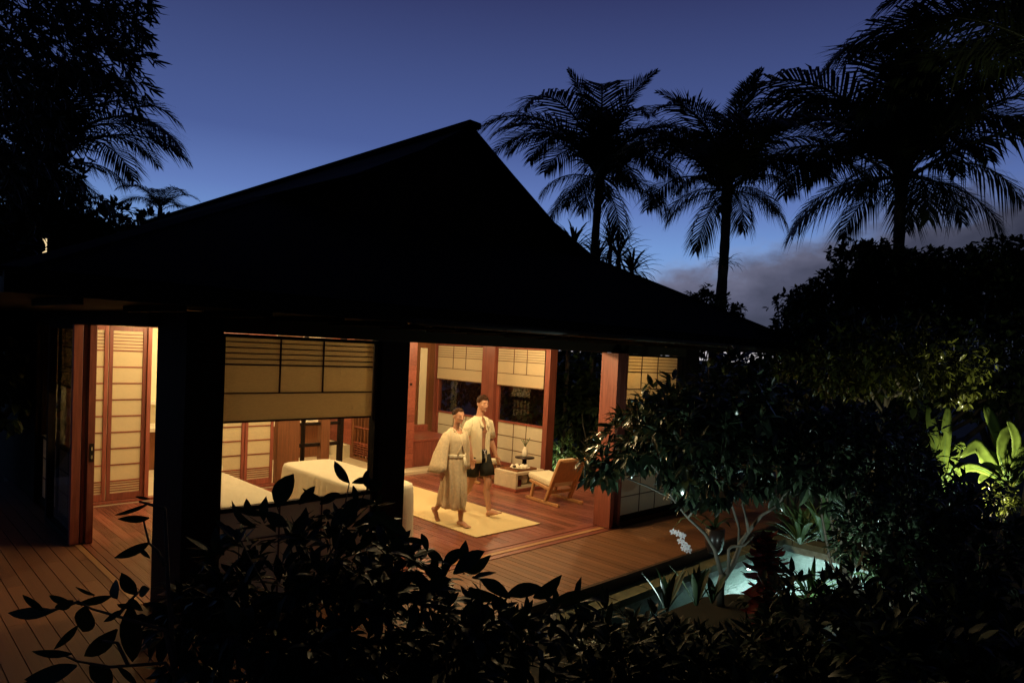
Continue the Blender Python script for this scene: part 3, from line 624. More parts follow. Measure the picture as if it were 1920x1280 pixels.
def blob(a, col, c, r, mul):
    d = np.sqrt((((a-np.array(c))/np.array(r))**2).sum(1)); w_ = np.clip(1.4-d, 0, 1)[:, None]; col[:, :3] = col[:, :3]*(1-w_)+col[:, :3]*np.array(mul)*w_
def shell(rows, fn=None, seg=64, a0=0.0, a1=2*math.pi):
    """garment surface: rows (x, y, z, rx, ry); fn(angle, row index) -> dz, dr; open when a0..a1 is less than a turn"""
    closed = abs(a1-a0-2*math.pi) < 1e-6; rs = []
    for i, (x, y, z, rx, ry) in enumerate(rows):
        ring = []
        for j in range(seg):
            a = a0+(a1-a0)*j/(seg if closed else seg-1); dz, dr = fn(a, i) if fn else (0, 0); ring.append((x+(rx+dr)*math.cos(a), y+(ry+dr)*math.sin(a), z+dz))
        rs.append(ring)
    return MB().rings(rs, cap=False, closed=closed)
def garment(mb, name, m, parent, thick=.006):
    o = mb.build(name, m, parent, True); s_ = o.modifiers.new('thickness', 'SOLIDIFY'); s_.thickness = thick; s_.offset = 1
    return o
def oriented_shell(path, rads, seg=24, fold=.0, nf=7):
    mb = MB(); path = [Vector(p) for p in path]; rs = []; prev = Vector((1, 0, 0))
    for i, p in enumerate(path):
        d = (path[min(i+1, len(path)-1)]-path[max(i-1, 0)]).normalized(); a = (prev-d*prev.dot(d)).normalized(); b = d.cross(a); prev = a; ra = rads[i]
        if isinstance(ra, (int, float)): ra = (ra, ra)
        rs.append([p+a*math.cos(t)*(ra[0]+fold*i*math.sin(nf*t+i))+b*math.sin(t)*(ra[1]+fold*i*math.sin(nf*t+i*.7)) for t in [2*math.pi*j/seg for j in range(seg)]])
    return mb.rings(rs, cap=False)

# man: open cream shirt, dark shorts, left foot striking forward
mb = MB(); man = thing('person', (6.92, 7.62, .016), 'man in open cream shirt and dark shorts walking barefoot on the rug', 'person', 'couple walking across the room')
O = Vector((6.92, 7.62, .016))
def L(p): return O+Vector(p)
loft(mb, [(O.x+x, O.y+y, O.z+z, rx, ry) for x, y, z, rx, ry in ((0, .0, .84, .13, .10), (0, 0, .90, .165, .115), (0, 0, .98, .16, .11), (0, -.005, 1.08, .148, .105), (0, -.005, 1.18, .155, .108), (0, -.005, 1.28, .168, .116), (0, 0, 1.36, .17, .108), (0, .01, 1.41, .155, .09), (0, .015, 1.455, .105, .068), (0, .015, 1.5, .07, .06))])
mb.tube([L((0, .02, 1.44)), L((.005, .008, 1.54)), L((.01, .002, 1.60)), L((.012, -.005, 1.66))], [.062, .055, .055, .05], 14, True)
HC = L((.015, -.025, 1.685)); HM = head(mb, HC, 1.02, -4, 6, True)
for s, el, wr, pd in ((1, (.275, .045, 1.13), (.305, -.07, .885), (.12, -.35, -.95)), (-1, (-.25, -.02, 1.13), (-.26, -.14, .90), (0, -.3, -.95))):
    mb.tube([L((s*.15, .01, 1.395)), L((s*.195, .015, 1.375)), L((s*.235, .03, 1.27)), L(el)], [.05, .052, .05, .043], 12, True); mb.tube([L(el), L(Vector(el).lerp(Vector(wr), .35)), L(wr)], [.043, .043, .027], 12, True); hand(mb, L(wr), pd, (-s*.25, -1, 0), 1.05, .55*s)
mb.tube([L((.09, -.01, .90)), L((.095, -.09, .70)), L((.085, -.15, .505))], [.093, .075, .056], 14, True); mb.tube([L((.085, -.15, .505)), L((.08, -.13, .38)), L((.075, -.21, .095))], [.055, .056, .036], 14, True)
foot(mb, L((.075, -.215, .095)), 8, 20, 1.08)
mb.tube([L((-.09, .01, .90)), L((-.085, .04, .70)), L((-.07, .06, .50))], [.093, .075, .056], 14, True); mb.tube([L((-.07, .06, .50)), L((-.07, .12, .38)), L((-.06, .29, .14))], [.055, .056, .036], 14, True)
foot(mb, L((-.06, .295, .14)), 4, -32, 1.08)
def paint_man(a, col):
    c = np.array(HC); M = np.array(HM)
    f = lambda p: c+M @ np.array(p)*1.02
    for s in (-1, 1): blob(a, col, f((s*.031, -.083, .012)), (.0115, .016, .0055), (.22, .18, .17)); blob(a, col, f((s*.031, -.086, .034)), (.020, .018, .0045), (.32, .26, .24))
    blob(a, col, f((0, -.094, -.057)), (.020, .018, .008), (.75, .45, .42)); blob(a, col, f((0, -.1, -.037)), (.012, .012, .004), (.6, .5, .48)); blob(a, col, f((0, -.05, -.075)), (.072, .066, .030), (.62, .54, .50)); blob(a, col, f((0, -.09, -.044)), (.022, .014, .005), (.65, .58, .55))  # lips, painted shadow under the nose, beard, moustache
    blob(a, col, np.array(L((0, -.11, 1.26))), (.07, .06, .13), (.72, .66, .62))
finish_body(mb, 'body', man, paint_man)
hm = MB()
hc = HC
def hairp(p): return hc+HM @ (Vector(p)*1.02)
def hair_cap(hc, HM, k, rad, e_back, e_side, e_front, rough, lift=0.0):
    rs = []
    for i in range(12):
        ring = []
        for j in range(44):
            a = 2*math.pi*j/44; sn = math.sin(a)
            e0 = e_side+(e_back-e_side)*max(0, sn)**1.2 if sn > 0 else e_side+(e_front-e_side)*min(1, (-sn/.75))**1.6
            p0 = R(e0+(89-e0)*(i/11)); rr = 1+rough*mnoise.noise((math.cos(a)*6, math.sin(a)*6, i*.9))+lift*math.sin(p0)*max(0, -sn+.3)
            ring.append(hc+HM @ (Vector((rad[0]*rr*math.cos(p0)*math.cos(a), .012+rad[1]*rr*math.cos(p0)*sn, .030+rad[2]*rr*math.sin(p0)))*k))
        rs.append(ring)
    return MB().rings(rs, cap=False)
garment(hair_cap(HC, HM, 1.02, (.0785, .0985, .0945), -42, -12, 27, .06, .16), 'hair', 'hair', man, .004)
def sf(a, i):
    k = min(1, i/6); return (.0, k*.008*math.sin(7*a+i*.3)+.003*math.sin(17*a+i))
rows = [(O.x, O.y+.014, O.z+z, rx, ry) for z, rx, ry in ((1.50, .075, .068), (1.475, .125, .088), (1.445, .178, .108), (1.40, .208, .124), (1.33, .214, .136), (1.22, .208, .138), (1.1, .203, .136), (.98, .205, .14), (.88, .222, .156), (.81, .23, .165))]
garment(shell(rows, sf, 72, R(-82), R(255)), 'shirt', 'shirt', man)
for s in (1, -1):
    garment(oriented_shell([L((s*.13, .01, 1.415)), L((s*.195, .015, 1.385)), L((s*.24, .03, 1.27)), L((s*.268, .042, 1.16))], [.045, .064, .068, .074], 26, .0015), 'shirt_sleeve', 'shirt', man)
    cb = MB(); cb.rings([[L((s*(.055-.006*i), -.062-.026*i, 1.492-.045*i)), L((s*(.085-.008*i+.012*(i == 2)), -.072-.026*i, 1.482-.045*i)), L((s*(.112-.022*i+.03*(i == 2)), -.070-.026*i, 1.462-.045*i))] for i in range(4)], cap=False, closed=False); garment(cb, 'collar', 'shirt', man, .005)
garment(shell([(O.x, O.y, O.z+1.01, .165, .12), (O.x, O.y, O.z+.95, .175, .128), (O.x, O.y, O.z+.88, .185, .135), (O.x, O.y, O.z+.84, .185, .13)], None, 48), 'waistband', 'shorts', man)
garment(oriented_shell([L((.085, -.01, .90)), L((.095, -.04, .80)), L((.10, -.085, .70)), L((.10, -.11, .60))], [(.10, .115), .108, .105, .105], 26, .002), 'shorts_leg', 'shorts', man)
garment(oriented_shell([L((-.085, 0, .90)), L((-.095, .015, .80)), L((-.09, .035, .70)), L((-.085, .05, .60))], [(.10, .115), .108, .105, .105], 26, .002), 'shorts_leg', 'shorts', man)
MB().tube([L((-.03, -.128, 1.0)), L((0, -.135, .985)), L((.01, -.14, .93)), L((.012, -.14, .88))], .006, 6).tube([L((.035, -.126, 1.0)), L((.005, -.137, .985)), L((-.012, -.14, .95))], .006, 6).build('drawstring', 'petal', man, True)

# woman: long belted linen robe, rear heel lifted
mb = MB(); O = Vector((6.24, 7.36, .016)); wom = thing('person', tuple(O), 'woman in long belted linen robe with her hair tied back, walking barefoot on the rug', 'person', 'couple walking across the room')
loft(mb, [(O.x+x, O.y+y, O.z+z, rx, ry) for x, y, z, rx, ry in ((0, .0, .76, .12, .10), (0, 0, .84, .16, .115), (0, 0, .92, .145, .10), (0, -.005, 1.0, .118, .085), (0, -.005, 1.10, .125, .095), (0, -.012, 1.18, .14, .115), (0, 0, 1.26, .145, .095), (0, .01, 1.31, .135, .08), (0, .012, 1.345, .09, .062), (0, .012, 1.38, .055, .05))])
mb.tube([L((0, .015, 1.33)), L((.002, .003, 1.42)), L((.005, -.005, 1.48)), L((.006, -.012, 1.53))], [.05, .043, .044, .04], 14, True)
HC = L((.008, -.03, 1.548)); HM = head(mb, HC, .95, -6, 4, False)
for s, el, wr, pd in ((-1, (-.21, .03, 1.03), (-.26, -.03, .80), (-.1, -.2, -1)), (1, (.17, .07, 1.03), (.16, .02, .81), (0, -.2, -1))):
    mb.tube([L((s*.12, .01, 1.265)), L((s*.15, .012, 1.245)), L((s*.175, .02, 1.15)), L(el)], [.038, .04, .038, .034], 12, True); mb.tube([L(el), L(wr)], [.034, .022], 12, True); hand(mb, L(wr), pd, (-s*.25, -1, 0), .92, .5*s)
mb.tube([L((.075, -.01, .80)), L((.07, -.07, .62)), L((.05, -.12, .45))], [.088, .07, .052], 14, True); mb.tube([L((.05, -.12, .45)), L((.05, -.115, .33)), L((.035, -.14, .085))], [.052, .052, .032], 14, True); foot(mb, L((.035, -.14, .085)), 6, 0, .95)
mb.tube([L((-.075, .01, .80)), L((-.07, .05, .62)), L((-.055, .09, .45))], [.088, .07, .052], 14, True); mb.tube([L((-.055, .09, .45)), L((-.06, .16, .34)), L((-.055, .31, .165))], [.052, .052, .032], 14, True); foot(mb, L((-.055, .315, .165)), 2, -46, .95)
def paint_woman(a, col):
    c = np.array(HC); M = np.array(HM); f = lambda p: c+M @ np.array(p)*.95
    for s in (-1, 1): blob(a, col, f((s*.031, -.083, .012)), (.0115, .016, .0055), (.22, .18, .17)); blob(a, col, f((s*.031, -.086, .034)), (.019, .018, .0035), (.42, .34, .30))
    blob(a, col, f((0, -.094, -.057)), (.020, .018, .008), (.75, .38, .36)); blob(a, col, f((0, -.1, -.037)), (.012, .012, .004), (.6, .5, .48)); blob(a, col, f((0, .0, -.105)), (.07, .08, .022), (.6, .55, .5))  # lips, painted shadow under the nose, darker tone below the chin
finish_body(mb, 'body', wom, paint_woman)
hr = garment(hair_cap(HC, HM, .95, (.0775, .0975, .0925), -38, -4, 33, .012), 'hair', 'hair', wom, .003)
bn = MB().ell(HC+HM @ Vector((0, .115, .03)), (.042, .036, .042)).build('hair_bun', 'hair', hr, True)
def rf_(a, i):
    front = max(0, -math.sin(a)); dz = -.15*front**4 if i == 0 else (-.06*front**4 if i == 1 else 0)
    k = max(0, (i-5))/7; dr = .004*math.sin(13*a+i) + k*(.022*math.sin(7*a+.35*i)+.016*math.sin(13*a-.4*i))+.35*max(0, i-4)/8*.02*math.sin(19*a)
    if i == 4: dr *= .3
    return (dz, dr)
rows = [(0, .015, 1.385, .075, .062), (0, .012, 1.355, .125, .085), (0, .005, 1.31, .172, .11), (0, -.005, 1.2, .178, .13), (0, -.005, 1.0, .148, .115), (0, -.0, .93, .17, .13), (0, 0, .82, .182, .145), (0, 0, .7, .178, .17), (-.005, -.005, .58, .17, .195), (-.01, 0, .46, .162, .215), (-.01, .01, .36, .156, .23), (-.01, .015, .29, .152, .235), (-.01, .02, .25, .15, .235)]
garment(shell([(O.x+x, O.y+y, O.z+z, rx, ry) for x, y, z, rx, ry in rows], rf_, 96), 'robe', 'linen', wom)
garment(oriented_shell([L((-.08, .01, 1.33)), L((-.155, .012, 1.275)), L((-.20, .02, 1.16)), L((-.25, .03, 1.0)), L((-.30, .01, .86)), L((-.33, -.0, .775))], [.035, .062, (.068, .085), (.08, .12), (.085, .15), (.088, .165)], 30, .0018, 5), 'robe_sleeve', 'linen', wom)
garment(oriented_shell([L((.08, .01, 1.33)), L((.15, .012, 1.275)), L((.185, .03, 1.16)), L((.19, .05, 1.0)), L((.185, .05, .86)), L((.18, .05, .79))], [.035, .062, (.066, .082), (.07, .10), (.07, .12), (.07, .13)], 30, .0018, 5), 'robe_sleeve', 'linen', wom)
lp = MB()
for s, st in ((-1, 0), (1, .004)):
    lp.tube([L((s*.075, .03, 1.385)), L((s*.07, -.05, 1.36)), L((s*.04, -.10-st, 1.28)), L((-s*.0, -.138-st, 1.17)), L((-s*.05, -.128-st, 1.06)), L((-s*.06, -.118-st, 1.0))], [.008, .010, .010, .010, .009, .008], 8)
lp.build('robe_lapel', 'linen', wom, True)
garment(shell([(O.x, O.y-.002, O.z+z, .156, .123) for z in (.965, .985, 1.0, 1.02)], lambda a, i: (0, .003*math.sin(11*a+i)), 64), 'belt', 'sheet', wom, .008)
MB().ell(L((.06, -.128, .99)), (.03, .02, .022)).tube([L((.06, -.135, .985)), L((.075, -.15, .9)), L((.07, -.165, .78))], [.014, .013, .012], 8).tube([L((.05, -.135, .985)), L((.045, -.155, .9)), L((.05, -.17, .82))], [.014, .013, .012], 8).build('belt_knot', 'sheet', wom, True)
# ------------------------------------------------------------------ plants
def unitv(a): return a/np.maximum(np.linalg.norm(a, axis=1, keepdims=True), 1e-9)
def leaf_arrays(B, D, Nn, Ln, Wd, curl=.3, fold=.25):
    D = unitv(D); S = unitv(np.cross(D, Nn)); Nn = np.cross(S, D); L1 = Ln[:, None]; W1 = Wd[:, None]/2; n = len(B)
    cv = curl if np.ndim(curl) else np.full(n, curl); cv = cv[:, None]
    def mid(t): return B+D*L1*t*(1-.25*np.abs(cv)*t)-Nn*cv*L1*t*t
    m1, m2, tp = mid(.35), mid(.7), mid(1.0)
    V = np.stack([B, m1, m2, tp, m1-S*W1+Nn*W1*fold, m2-S*W1*.78+Nn*W1*fold*.78, m1+S*W1+Nn*W1*fold, m2+S*W1*.78+Nn*W1*fold*.78], 1).reshape(-1, 3)
    o = (np.arange(n)*8)[:, None]
    T = np.concatenate([o+np.array([q]) for q in ((0, 4, 1), (0, 1, 6), (5, 3, 2), (2, 3, 7))]); Q = np.concatenate([o+np.array([q]) for q in ((4, 5, 2, 1), (1, 2, 7, 6))])
    return V, [T, Q]
def rand_dirs(n, rng): return unitv(rng.normal(size=(n, 3)))
def rosettes(P, out, k, Ln, Wd, rng, droop=.25, spread=.9, curl=.3):
    n = len(P); Pk = np.repeat(P, k, 0); Ok = np.repeat(unitv(out), k, 0); N_ = n*k
    D = unitv(Ok+spread*rand_dirs(N_, rng)+np.array([0, 0, -droop])); up_ = unitv(Ok*.4+np.array([0, 0, 1.0])+.5*rand_dirs(N_, rng))
    s = rng.uniform(.6, 1.15, N_); return leaf_arrays(Pk+D*.02, D, up_, Ln*s, Wd*s*rng.uniform(.8, 1.2, N_), rng.uniform(-.1, curl*2, N_))
def crown_points(lobes, n, rng, shell=.55):
    P, O_ = [], []; vol = np.array([l[1][0]*l[1][1]*l[1][2] for l in lobes]); cnt = rng.multinomial(n, vol/vol.sum())
    for (c, r), k in zip(lobes, cnt):
        d = rand_dirs(k, rng); rad = (shell+(1-shell)*rng.random(k))[:, None]
        lump = 1+.22*np.sin(d[:, :1]*5+c[0])*np.sin(d[:, 1:2]*6+c[1])+.15*np.sin(d[:, 2:]*7+c[2]*3)
        P.append(np.array(c)+d*rad*lump*np.array(r)); O_.append(d*np.array((1/r[0], 1/r[1], 1/r[2])))
    return np.concatenate(P), np.concatenate(O_)
def stems(base, tips, rng, r0=.03, fork=.45, mb=None, seg=6, bend=.12):
    mb = mb or MB(); base = Vector(base)
    for tq in tips:
        tq = Vector(tq); mid1 = base.lerp(tq, .35)+Vector(rng.normal(size=3))*bend*(tq-base).length*.5; mid1.z = base.z+(tq.z-base.z)*.32; mid2 = base.lerp(tq, .72)+Vector(rng.normal(size=3))*bend*(tq-base).length*.4
        mb.tube([base+Vector((rng.normal()*.02, rng.normal()*.02, 0)), mid1, mid2, tq], [r0, r0*.75, r0*.45, r0*.18], seg)
    return mb
def shrub(name, base, lobes, ntw, k, Ln, Wd, leafmat, label, cat='shrub', group=None, seed=1, nst=9, bark='bark', r0=.022, droop=.25, shell=.5, spread=.9, curl=.3):
    rng = np.random.default_rng(seed); P_, O_ = crown_points(lobes, ntw, rng, shell)
    t = thing(name, tuple(base), label, cat, group)
    V, F = rosettes(P_, O_, k, Ln, Wd, rng, droop, spread, curl); c = link('crown', np_mesh('crown', V, F, leafmat), t); c['kind'] = 'stuff'
    tips = P_[rng.choice(len(P_), min(nst, len(P_)), False)]; stems(base, tips, rng, r0).build('trunk', bark, t, True)
    return t
def lobe(px, py, d, rx, ry, rz=None): return (tuple(at(px, py, d)), (rx*d/F_PX, (rz or rx)*d/F_PX, ry*d/F_PX))
def gpoint(px, d, z=GZ): q = at(px, 640, d); return (q.x, q.y, z)

# --- palms
def frond_mesh(L_, a0, droop, rng, n=58, hang=.35, wl=.34, m='palm_leaf'):
    pts = []; p = np.zeros(3); S = 24
    for i in range(S+1):
        a = a0-droop*(i/S)**1.4; pts.append(p.copy()); p = p+np.array([math.cos(a), 0, math.sin(a)])*L_/S
    pts = np.array(pts); mb = MB(); mb.tube([Vector(q) for q in pts], [.028*L_/3*(1-.85*i/S)+.003 for i in range(S+1)], 5)
    V = [np.array(mb.v)]; F3, F4 = [], [np.array([f for f in mb.f if len(f) == 4])]; nv = len(mb.v)
    for s in (-1, 1):
        for i in range(n):
            u = .14+.86*(i+rng.uniform(-.2, .2))/n; u = min(max(u, .1), .995); q = u*S; k = int(q); b = pts[k]*(1-(q-k))+pts[min(k+1, S)]*(q-k); tg = pts[min(k+1, S)]-pts[max(k-1, 0)]; tg /= np.linalg.norm(tg)
            nu = np.array([-tg[2], 0, tg[0]]); ll = L_*wl*(math.sin(math.pi*min(1, .12+u*.86))**.6)*rng.uniform(.85, 1.1)*(1 if u < .8 else .75)
            fwd = .45+.9*u; d = s*np.array([0, 1, 0])+tg*fwd+nu*rng.uniform(.1, .35); d /= np.linalg.norm(d)
            h = hang*rng.uniform(.6, 1.3); m1 = b+d*ll*.5+np.array([0, 0, -h*ll*.22]); tp = m1+d*ll*.42+np.array([0, 0, -h*ll*.75])
            wv = np.cross(d, nu); wv /= np.linalg.norm(wv)+1e-9; wv = wv*.0185*L_/3
            V.append(np.array([b-wv*.6, b+wv*.6, m1+wv, m1-wv, tp])); F4.append(np.array([[nv, nv+1, nv+2, nv+3]])); F3.append([nv+3, nv+2, nv+4]); nv += 5
    return np_mesh('frond', np.concatenate(V), [np.concatenate(F4), np.array(F3)], m)
FR = np.random.default_rng(5)
FM = {'up': [frond_mesh(3.0, R(84), R(40), FR, hang=.1, wl=.24), frond_mesh(3.0, R(80), R(62), FR, hang=.15, wl=.27)],
      'mid': [frond_mesh(3.0, R(58), R(105), FR), frond_mesh(3.0, R(46), R(98), FR, hang=.5), frond_mesh(3.0, R(66), R(120), FR, hang=.4)],
      'low': [frond_mesh(3.0, R(14), R(85), FR, hang=.8), frond_mesh(3.0, R(-10), R(65), FR, hang=.8)]}
def palm(base, crown, k, label, seed, plan, thick=.15):
    rng = random.Random(seed); t = thing('palm_tree', tuple(base), label, 'palm tree', 'palms against the dusk sky'); b, c = Vector(base), Vector(crown); h = c.z-b.z
    tp = MB(); n = 26; path, rad = [], []
    for i in range(n+1):
        u = i/n; path.append(b.lerp(c, u)+Vector((.12*math.sin(u*3+seed), .12*math.cos(u*2.2+seed), 0))*math.sin(math.pi*u)); rad.append(thick*(1.15-.3*u+.12*math.sin(u*6))*(1+(.06 if i % 2 else -.03)))
    tp.tube(path, rad, 12).build('trunk', 'palm_trunk', t, True)
    MB().tube([c-Vector((0, 0, .1)), c+Vector((0, 0, .45*k)), c+Vector((0, 0, .9*k))], [thick*.95, thick*.8, thick*.35], 10).build('crownshaft', 'palm_trunk', t, True)
    for kind, cnt, off, dz in plan:
        for i in range(cnt):
            me = FM[kind][(i+seed) % len(FM[kind])]; o = bpy.data.objects.new('frond', me); COL.objects.link(o); o.parent = t; o.matrix_parent_inverse = Matrix.Translation(-b)
            o.location = c+Vector((0, 0, dz*k)); s = k*rng.uniform(.88, 1.12)*(.6 if kind == 'low' else .9 if kind == 'up' else 1); o.scale = (s, s*rng.choice((-1, 1)), s); o.rotation_euler = (rng.uniform(-.15, .15), rng.uniform(-.15, .12), off+2*math.pi*(i+rng.uniform(-.22, .22))/cnt)
    return t
std = [('up', 3, .3, .8), ('mid', 8, .1, .65), ('mid', 7, .5, .5), ('low', 5, .2, .4)]
RB = YAW-math.pi/2      # towards picture right
def pal(px, py, d, k, label, seed, plan, thick=.15, lean=0): c = at(px, py, d); return palm((c.x+lean, c.y, GZ), c, k, label, seed, plan, thick)
pal(1124, 345, 20, 1.30, 'palm with a tall upright spear of fronds, nearest the roof ridge', 3, [('up', 3, .7, .25), ('mid', 10, .1, .2), ('mid', 8, .5, .05), ('low', 8, .2, .1)], .145)
pal(1363, 365, 18, 1.22, 'palm in the middle of the row with a clear trunk above the shrubs', 6, [('up', 3, .3, .2), ('mid', 11, .1, .2), ('mid', 9, .5, .0), ('low', 9, .2, .1)], .16)
pal(1690, 345, 24, 2.35, 'broad palm right of the middle, standing above the round dark tree', 8, [('up', 2, .3, .0), ('mid', 13, .1, .2), ('mid', 11, .5, .0), ('low', 9, .2, .1)], .23)
pal(2000, 150, 10.5, 1.22, 'near palm at the right edge, its fronds reaching over the corner', 15, [('up', 3, .3, .2), ('mid', 12, .1, .2), ('mid', 9, .5, .0)], .14)
pal(100, 305, 17, 1.25, 'palm at the left, drooping fronds over the roof corner', 21, [('up', 2, .4, .0), ('mid', 12, .1, .2), ('mid', 8, .4, .0), ('low', 8, .2, -.1)], .13)
pal(300, 408, 24, .55, 'small distant palm just left of the roof', 25, [('mid', 9, .1, .4), ('low', 6, .2, .1)], .10)
# fern growing on the middle palm's trunk
def strap_plant(name, base, n, Ln, Wd, m, label, cat, seed, elev=(20, 80), droop=1.1, group=None, single=False, seg=5):
    rng = random.Random(seed); t = thing(name, tuple(base), label, cat, group); b = Vector(base); allm = MB()
    for i in range(n):
        az = i*2.39996+rng.uniform(-.2, .2); e = R(elev[0]+(elev[1]-elev[0])*((i+.5)/n)); l = Ln*rng.uniform(.75, 1.15); w = Wd*rng.uniform(.8, 1.2); mb = MB() if not single else allm
        p = b+Vector((math.cos(az), math.sin(az), 0))*.01; hd = Vector((math.cos(az), math.sin(az), 0)); sd = Vector((-math.sin(az), math.cos(az), 0)); rs = []
        for q in range(seg+1):
            u = q/seg; ww = w*.5*(.35+1.3*u if u < .5 else 2.0*(1-u)**.75+.0)*.9+.001; a = e-droop*u**1.5; nrm = hd*-math.sin(a)+Vector((0, 0, math.cos(a)))
            rs.append([p-sd*ww+nrm*ww*.3, p, p+sd*ww+nrm*ww*.3]); p = p+(hd*math.cos(a)+Vector((0, 0, math.sin(a))))*l/seg
        mb.rings(rs, cap=False, closed=False)
        if not single: mb.build('leaf', m, t, True)
    if single: c = allm.build('leaves', m, t); c['kind'] = 'stuff'
    return t
fp = at(1358, 498, 17.9); strap_plant('epiphyte_fern', fp, 40, .62, .03, 'palm_leaf', 'spiky fern growing on the trunk of the middle palm', 'fern', 4, (10, 60), 1.6, single=True)

# --- bamboo and trees at the left edge
def bamboo(label, seed, spots, culms):
    rng = np.random.default_rng(seed); b0 = (*culms[0], GZ); t = thing('bamboo_clump', b0, label, 'bamboo')
    for i, (bx0, by0) in enumerate(culms):
        b = Vector((bx0, by0, GZ)); top = at(20+rng.uniform(-40, 60), rng.uniform(-150, -40), 8.5); mid = Vector((bx0+rng.normal()*.1, by0+rng.normal()*.1, 4.6)); MB().tube([b, b.lerp(mid, .5), mid, mid.lerp(top, .5)+Vector((0, 0, .7)), top], [.045, .043, .036, .026, .014], 8).build('culm', 'bark', t, True)
    P_, D_, tw = [], [], MB()
    for px, py, d, sx, sy, n in spots:
        for i in range(n):
            q = at(px+rng.normal()*sx, py+rng.normal()*sy, d+rng.normal()*.35); a = R(rng.normal(-38, 22)); dr = (rt*math.cos(a)+up*math.sin(a)+fw*rng.normal()*.35).normalized(); l = rng.uniform(.22, .5); st = q-dr*l+up*.04; tw.tube([st, st.lerp(q, .5)+up*.02, q], [.004, .003, .002], 4)
            for k in range(3):
                nd = st.lerp(q, .45+.275*k)
                for m_ in range(4):
                    aa = a+R(rng.normal(-8, 26)); P_.append(nd); D_.append(rt*math.cos(aa)+up*math.sin(aa)+fw*rng.normal()*.5)
    P_ = np.array(P_); D_ = np.array(D_); n = len(P_); V, F = leaf_arrays(P_, D_, rand_dirs(n, rng), rng.uniform(.13, .26, n), rng.uniform(.022, .036, n), .15, .15)
    c = link('crown', np_mesh('crown', V, F, 'bamboo_leaf'), t); c['kind'] = 'stuff'; tw.build('twigs', 'bark', t)['kind'] = 'stuff'
bamboo('tall bamboo clump at the left edge, hanging leaves against the sky', 31,
       [(60, 30, 8.5, 60, 50, 95), (40, 140, 8.5, 50, 60, 85), (150, 35, 8.5, 40, 35, 55), (215, 30, 8.5, 32, 26, 30), (290, 28, 8.5, 12, 14, 5), (232, 95, 8.5, 24, 26, 22), (190, 135, 8.5, 28, 22, 20), (258, 150, 8.5, 14, 12, 5), (225, 185, 8.5, 22, 14, 7), (255, 220, 8.5, 9, 8, 4), (120, 120, 8.5, 40, 35, 40), (30, 280, 9, 45, 60, 95), (272, 75, 8.5, 10, 16, 6)],
       [(-3.2, 11.0), (-3.5, 11.5), (-3.0, 11.6), (-3.6, 10.7), (-3.3, 12.1), (-2.95, 10.5)])
def tree(base, lobes, n, size, label, seed, m='dark_leaf', group='dark trees around the pavilion', name='tree', k=6, nst=12, r0=.10):
    return shrub(name, base, lobes, n, k, size, size*.45, m, label, 'tree', group, seed, nst=nst, r0=r0, shell=.45)
tree(gpoint(60, 15), [lobe(40, 420, 15, 130, 110), lobe(130, 470, 15, 110, 80), lobe(220, 480, 15, 90, 60), lobe(60, 320, 15, 70, 60)], 1500, .26, 'dense dark tree filling the left edge below the bamboo', 41)
tree(gpoint(-60, 11), [lobe(-40, 560, 11, 130, 150), lobe(10, 680, 10, 80, 120)], 900, .22, 'dark tree at the far left, beyond the side deck', 42)
tree(gpoint(190, 21), [lobe(195, 420, 21, 75, 50), lobe(285, 430, 21, 45, 38), lobe(120, 500, 21, 120, 60)], 900, .28, 'low dark tree under the left palm', 43)
tree(gpoint(1570, 22), [lobe(1570, 590, 22, 95, 75), lobe(1610, 505, 22, 58, 58), lobe(1505, 575, 22, 38, 45), lobe(1475, 615, 22, 25, 40), lobe(1655, 510, 22, 50, 65)], 2300, .24, 'round dark tree behind the right end of the roof', 44, nst=14)
tree(gpoint(1740, 21), [lobe(1740, 570, 21, 90, 80), lobe(1715, 512, 21, 58, 48), lobe(1800, 512, 21, 65, 50)], 1700, .24, 'broad dark tree below the broad palm', 45, nst=14)
tree(gpoint(1890, 19), [lobe(1880, 550, 19, 90, 75), lobe(1885, 460, 19, 30, 18), lobe(1835, 465, 19, 18, 11), lobe(1930, 510, 19, 60, 46)], 1500, .22, 'dark tree with knobbly top at the right edge', 46, nst=14)
tree(gpoint(1650, 16), [lobe(1560, 690, 16, 160, 70), lobe(1740, 680, 16, 160, 80), lobe(1890, 690, 16, 120, 90)], 1900, .20, 'dark hedge tree behind the lit crown on the right', 47)
# spiky plants behind the roof hip
for i, (px, py, d, n, l) in enumerate(((1075, 470, 17, 60, .95), (1120, 490, 17, 60, .9), (1160, 485, 17, 60, .9), (1185, 510, 16.5, 60, .8), (1145, 460, 17.5, 50, .9))):
    c = at(px, py, d); strap_plant('pandanus', c, n, l, .06, 'palm_leaf', ('spiky pandanus head leftmost behind the roof hip', 'spiky pandanus head at the foot of the spear palm', 'spiky pandanus head right of the spear palm trunk', 'lowest spiky pandanus head, nearest the clouds', 'tallest spiky pandanus head behind the roof hip')[i], 'pandanus', 60+i, (-25, 80), 1.3, 'spiky plants behind the roof hip', single=True)
    tt = MB().tube([(c.x, c.y, GZ), c], [.06, .05], 8)
    tt.build('trunk', 'bark', [o for o in COL.objects if o.name.startswith('pandanus')][-1], True)
tree(gpoint(1320, 16), [lobe(1325, 570, 16, 32, 30), lobe(1300, 580, 16, 20, 22), lobe(1372, 592, 16, 20, 22)], 380, .14, 'small spiky bush at the foot of the middle palm', 48, m='palm_leaf', group='spiky plants behind the roof hip', name='bush', nst=9, r0=.04)
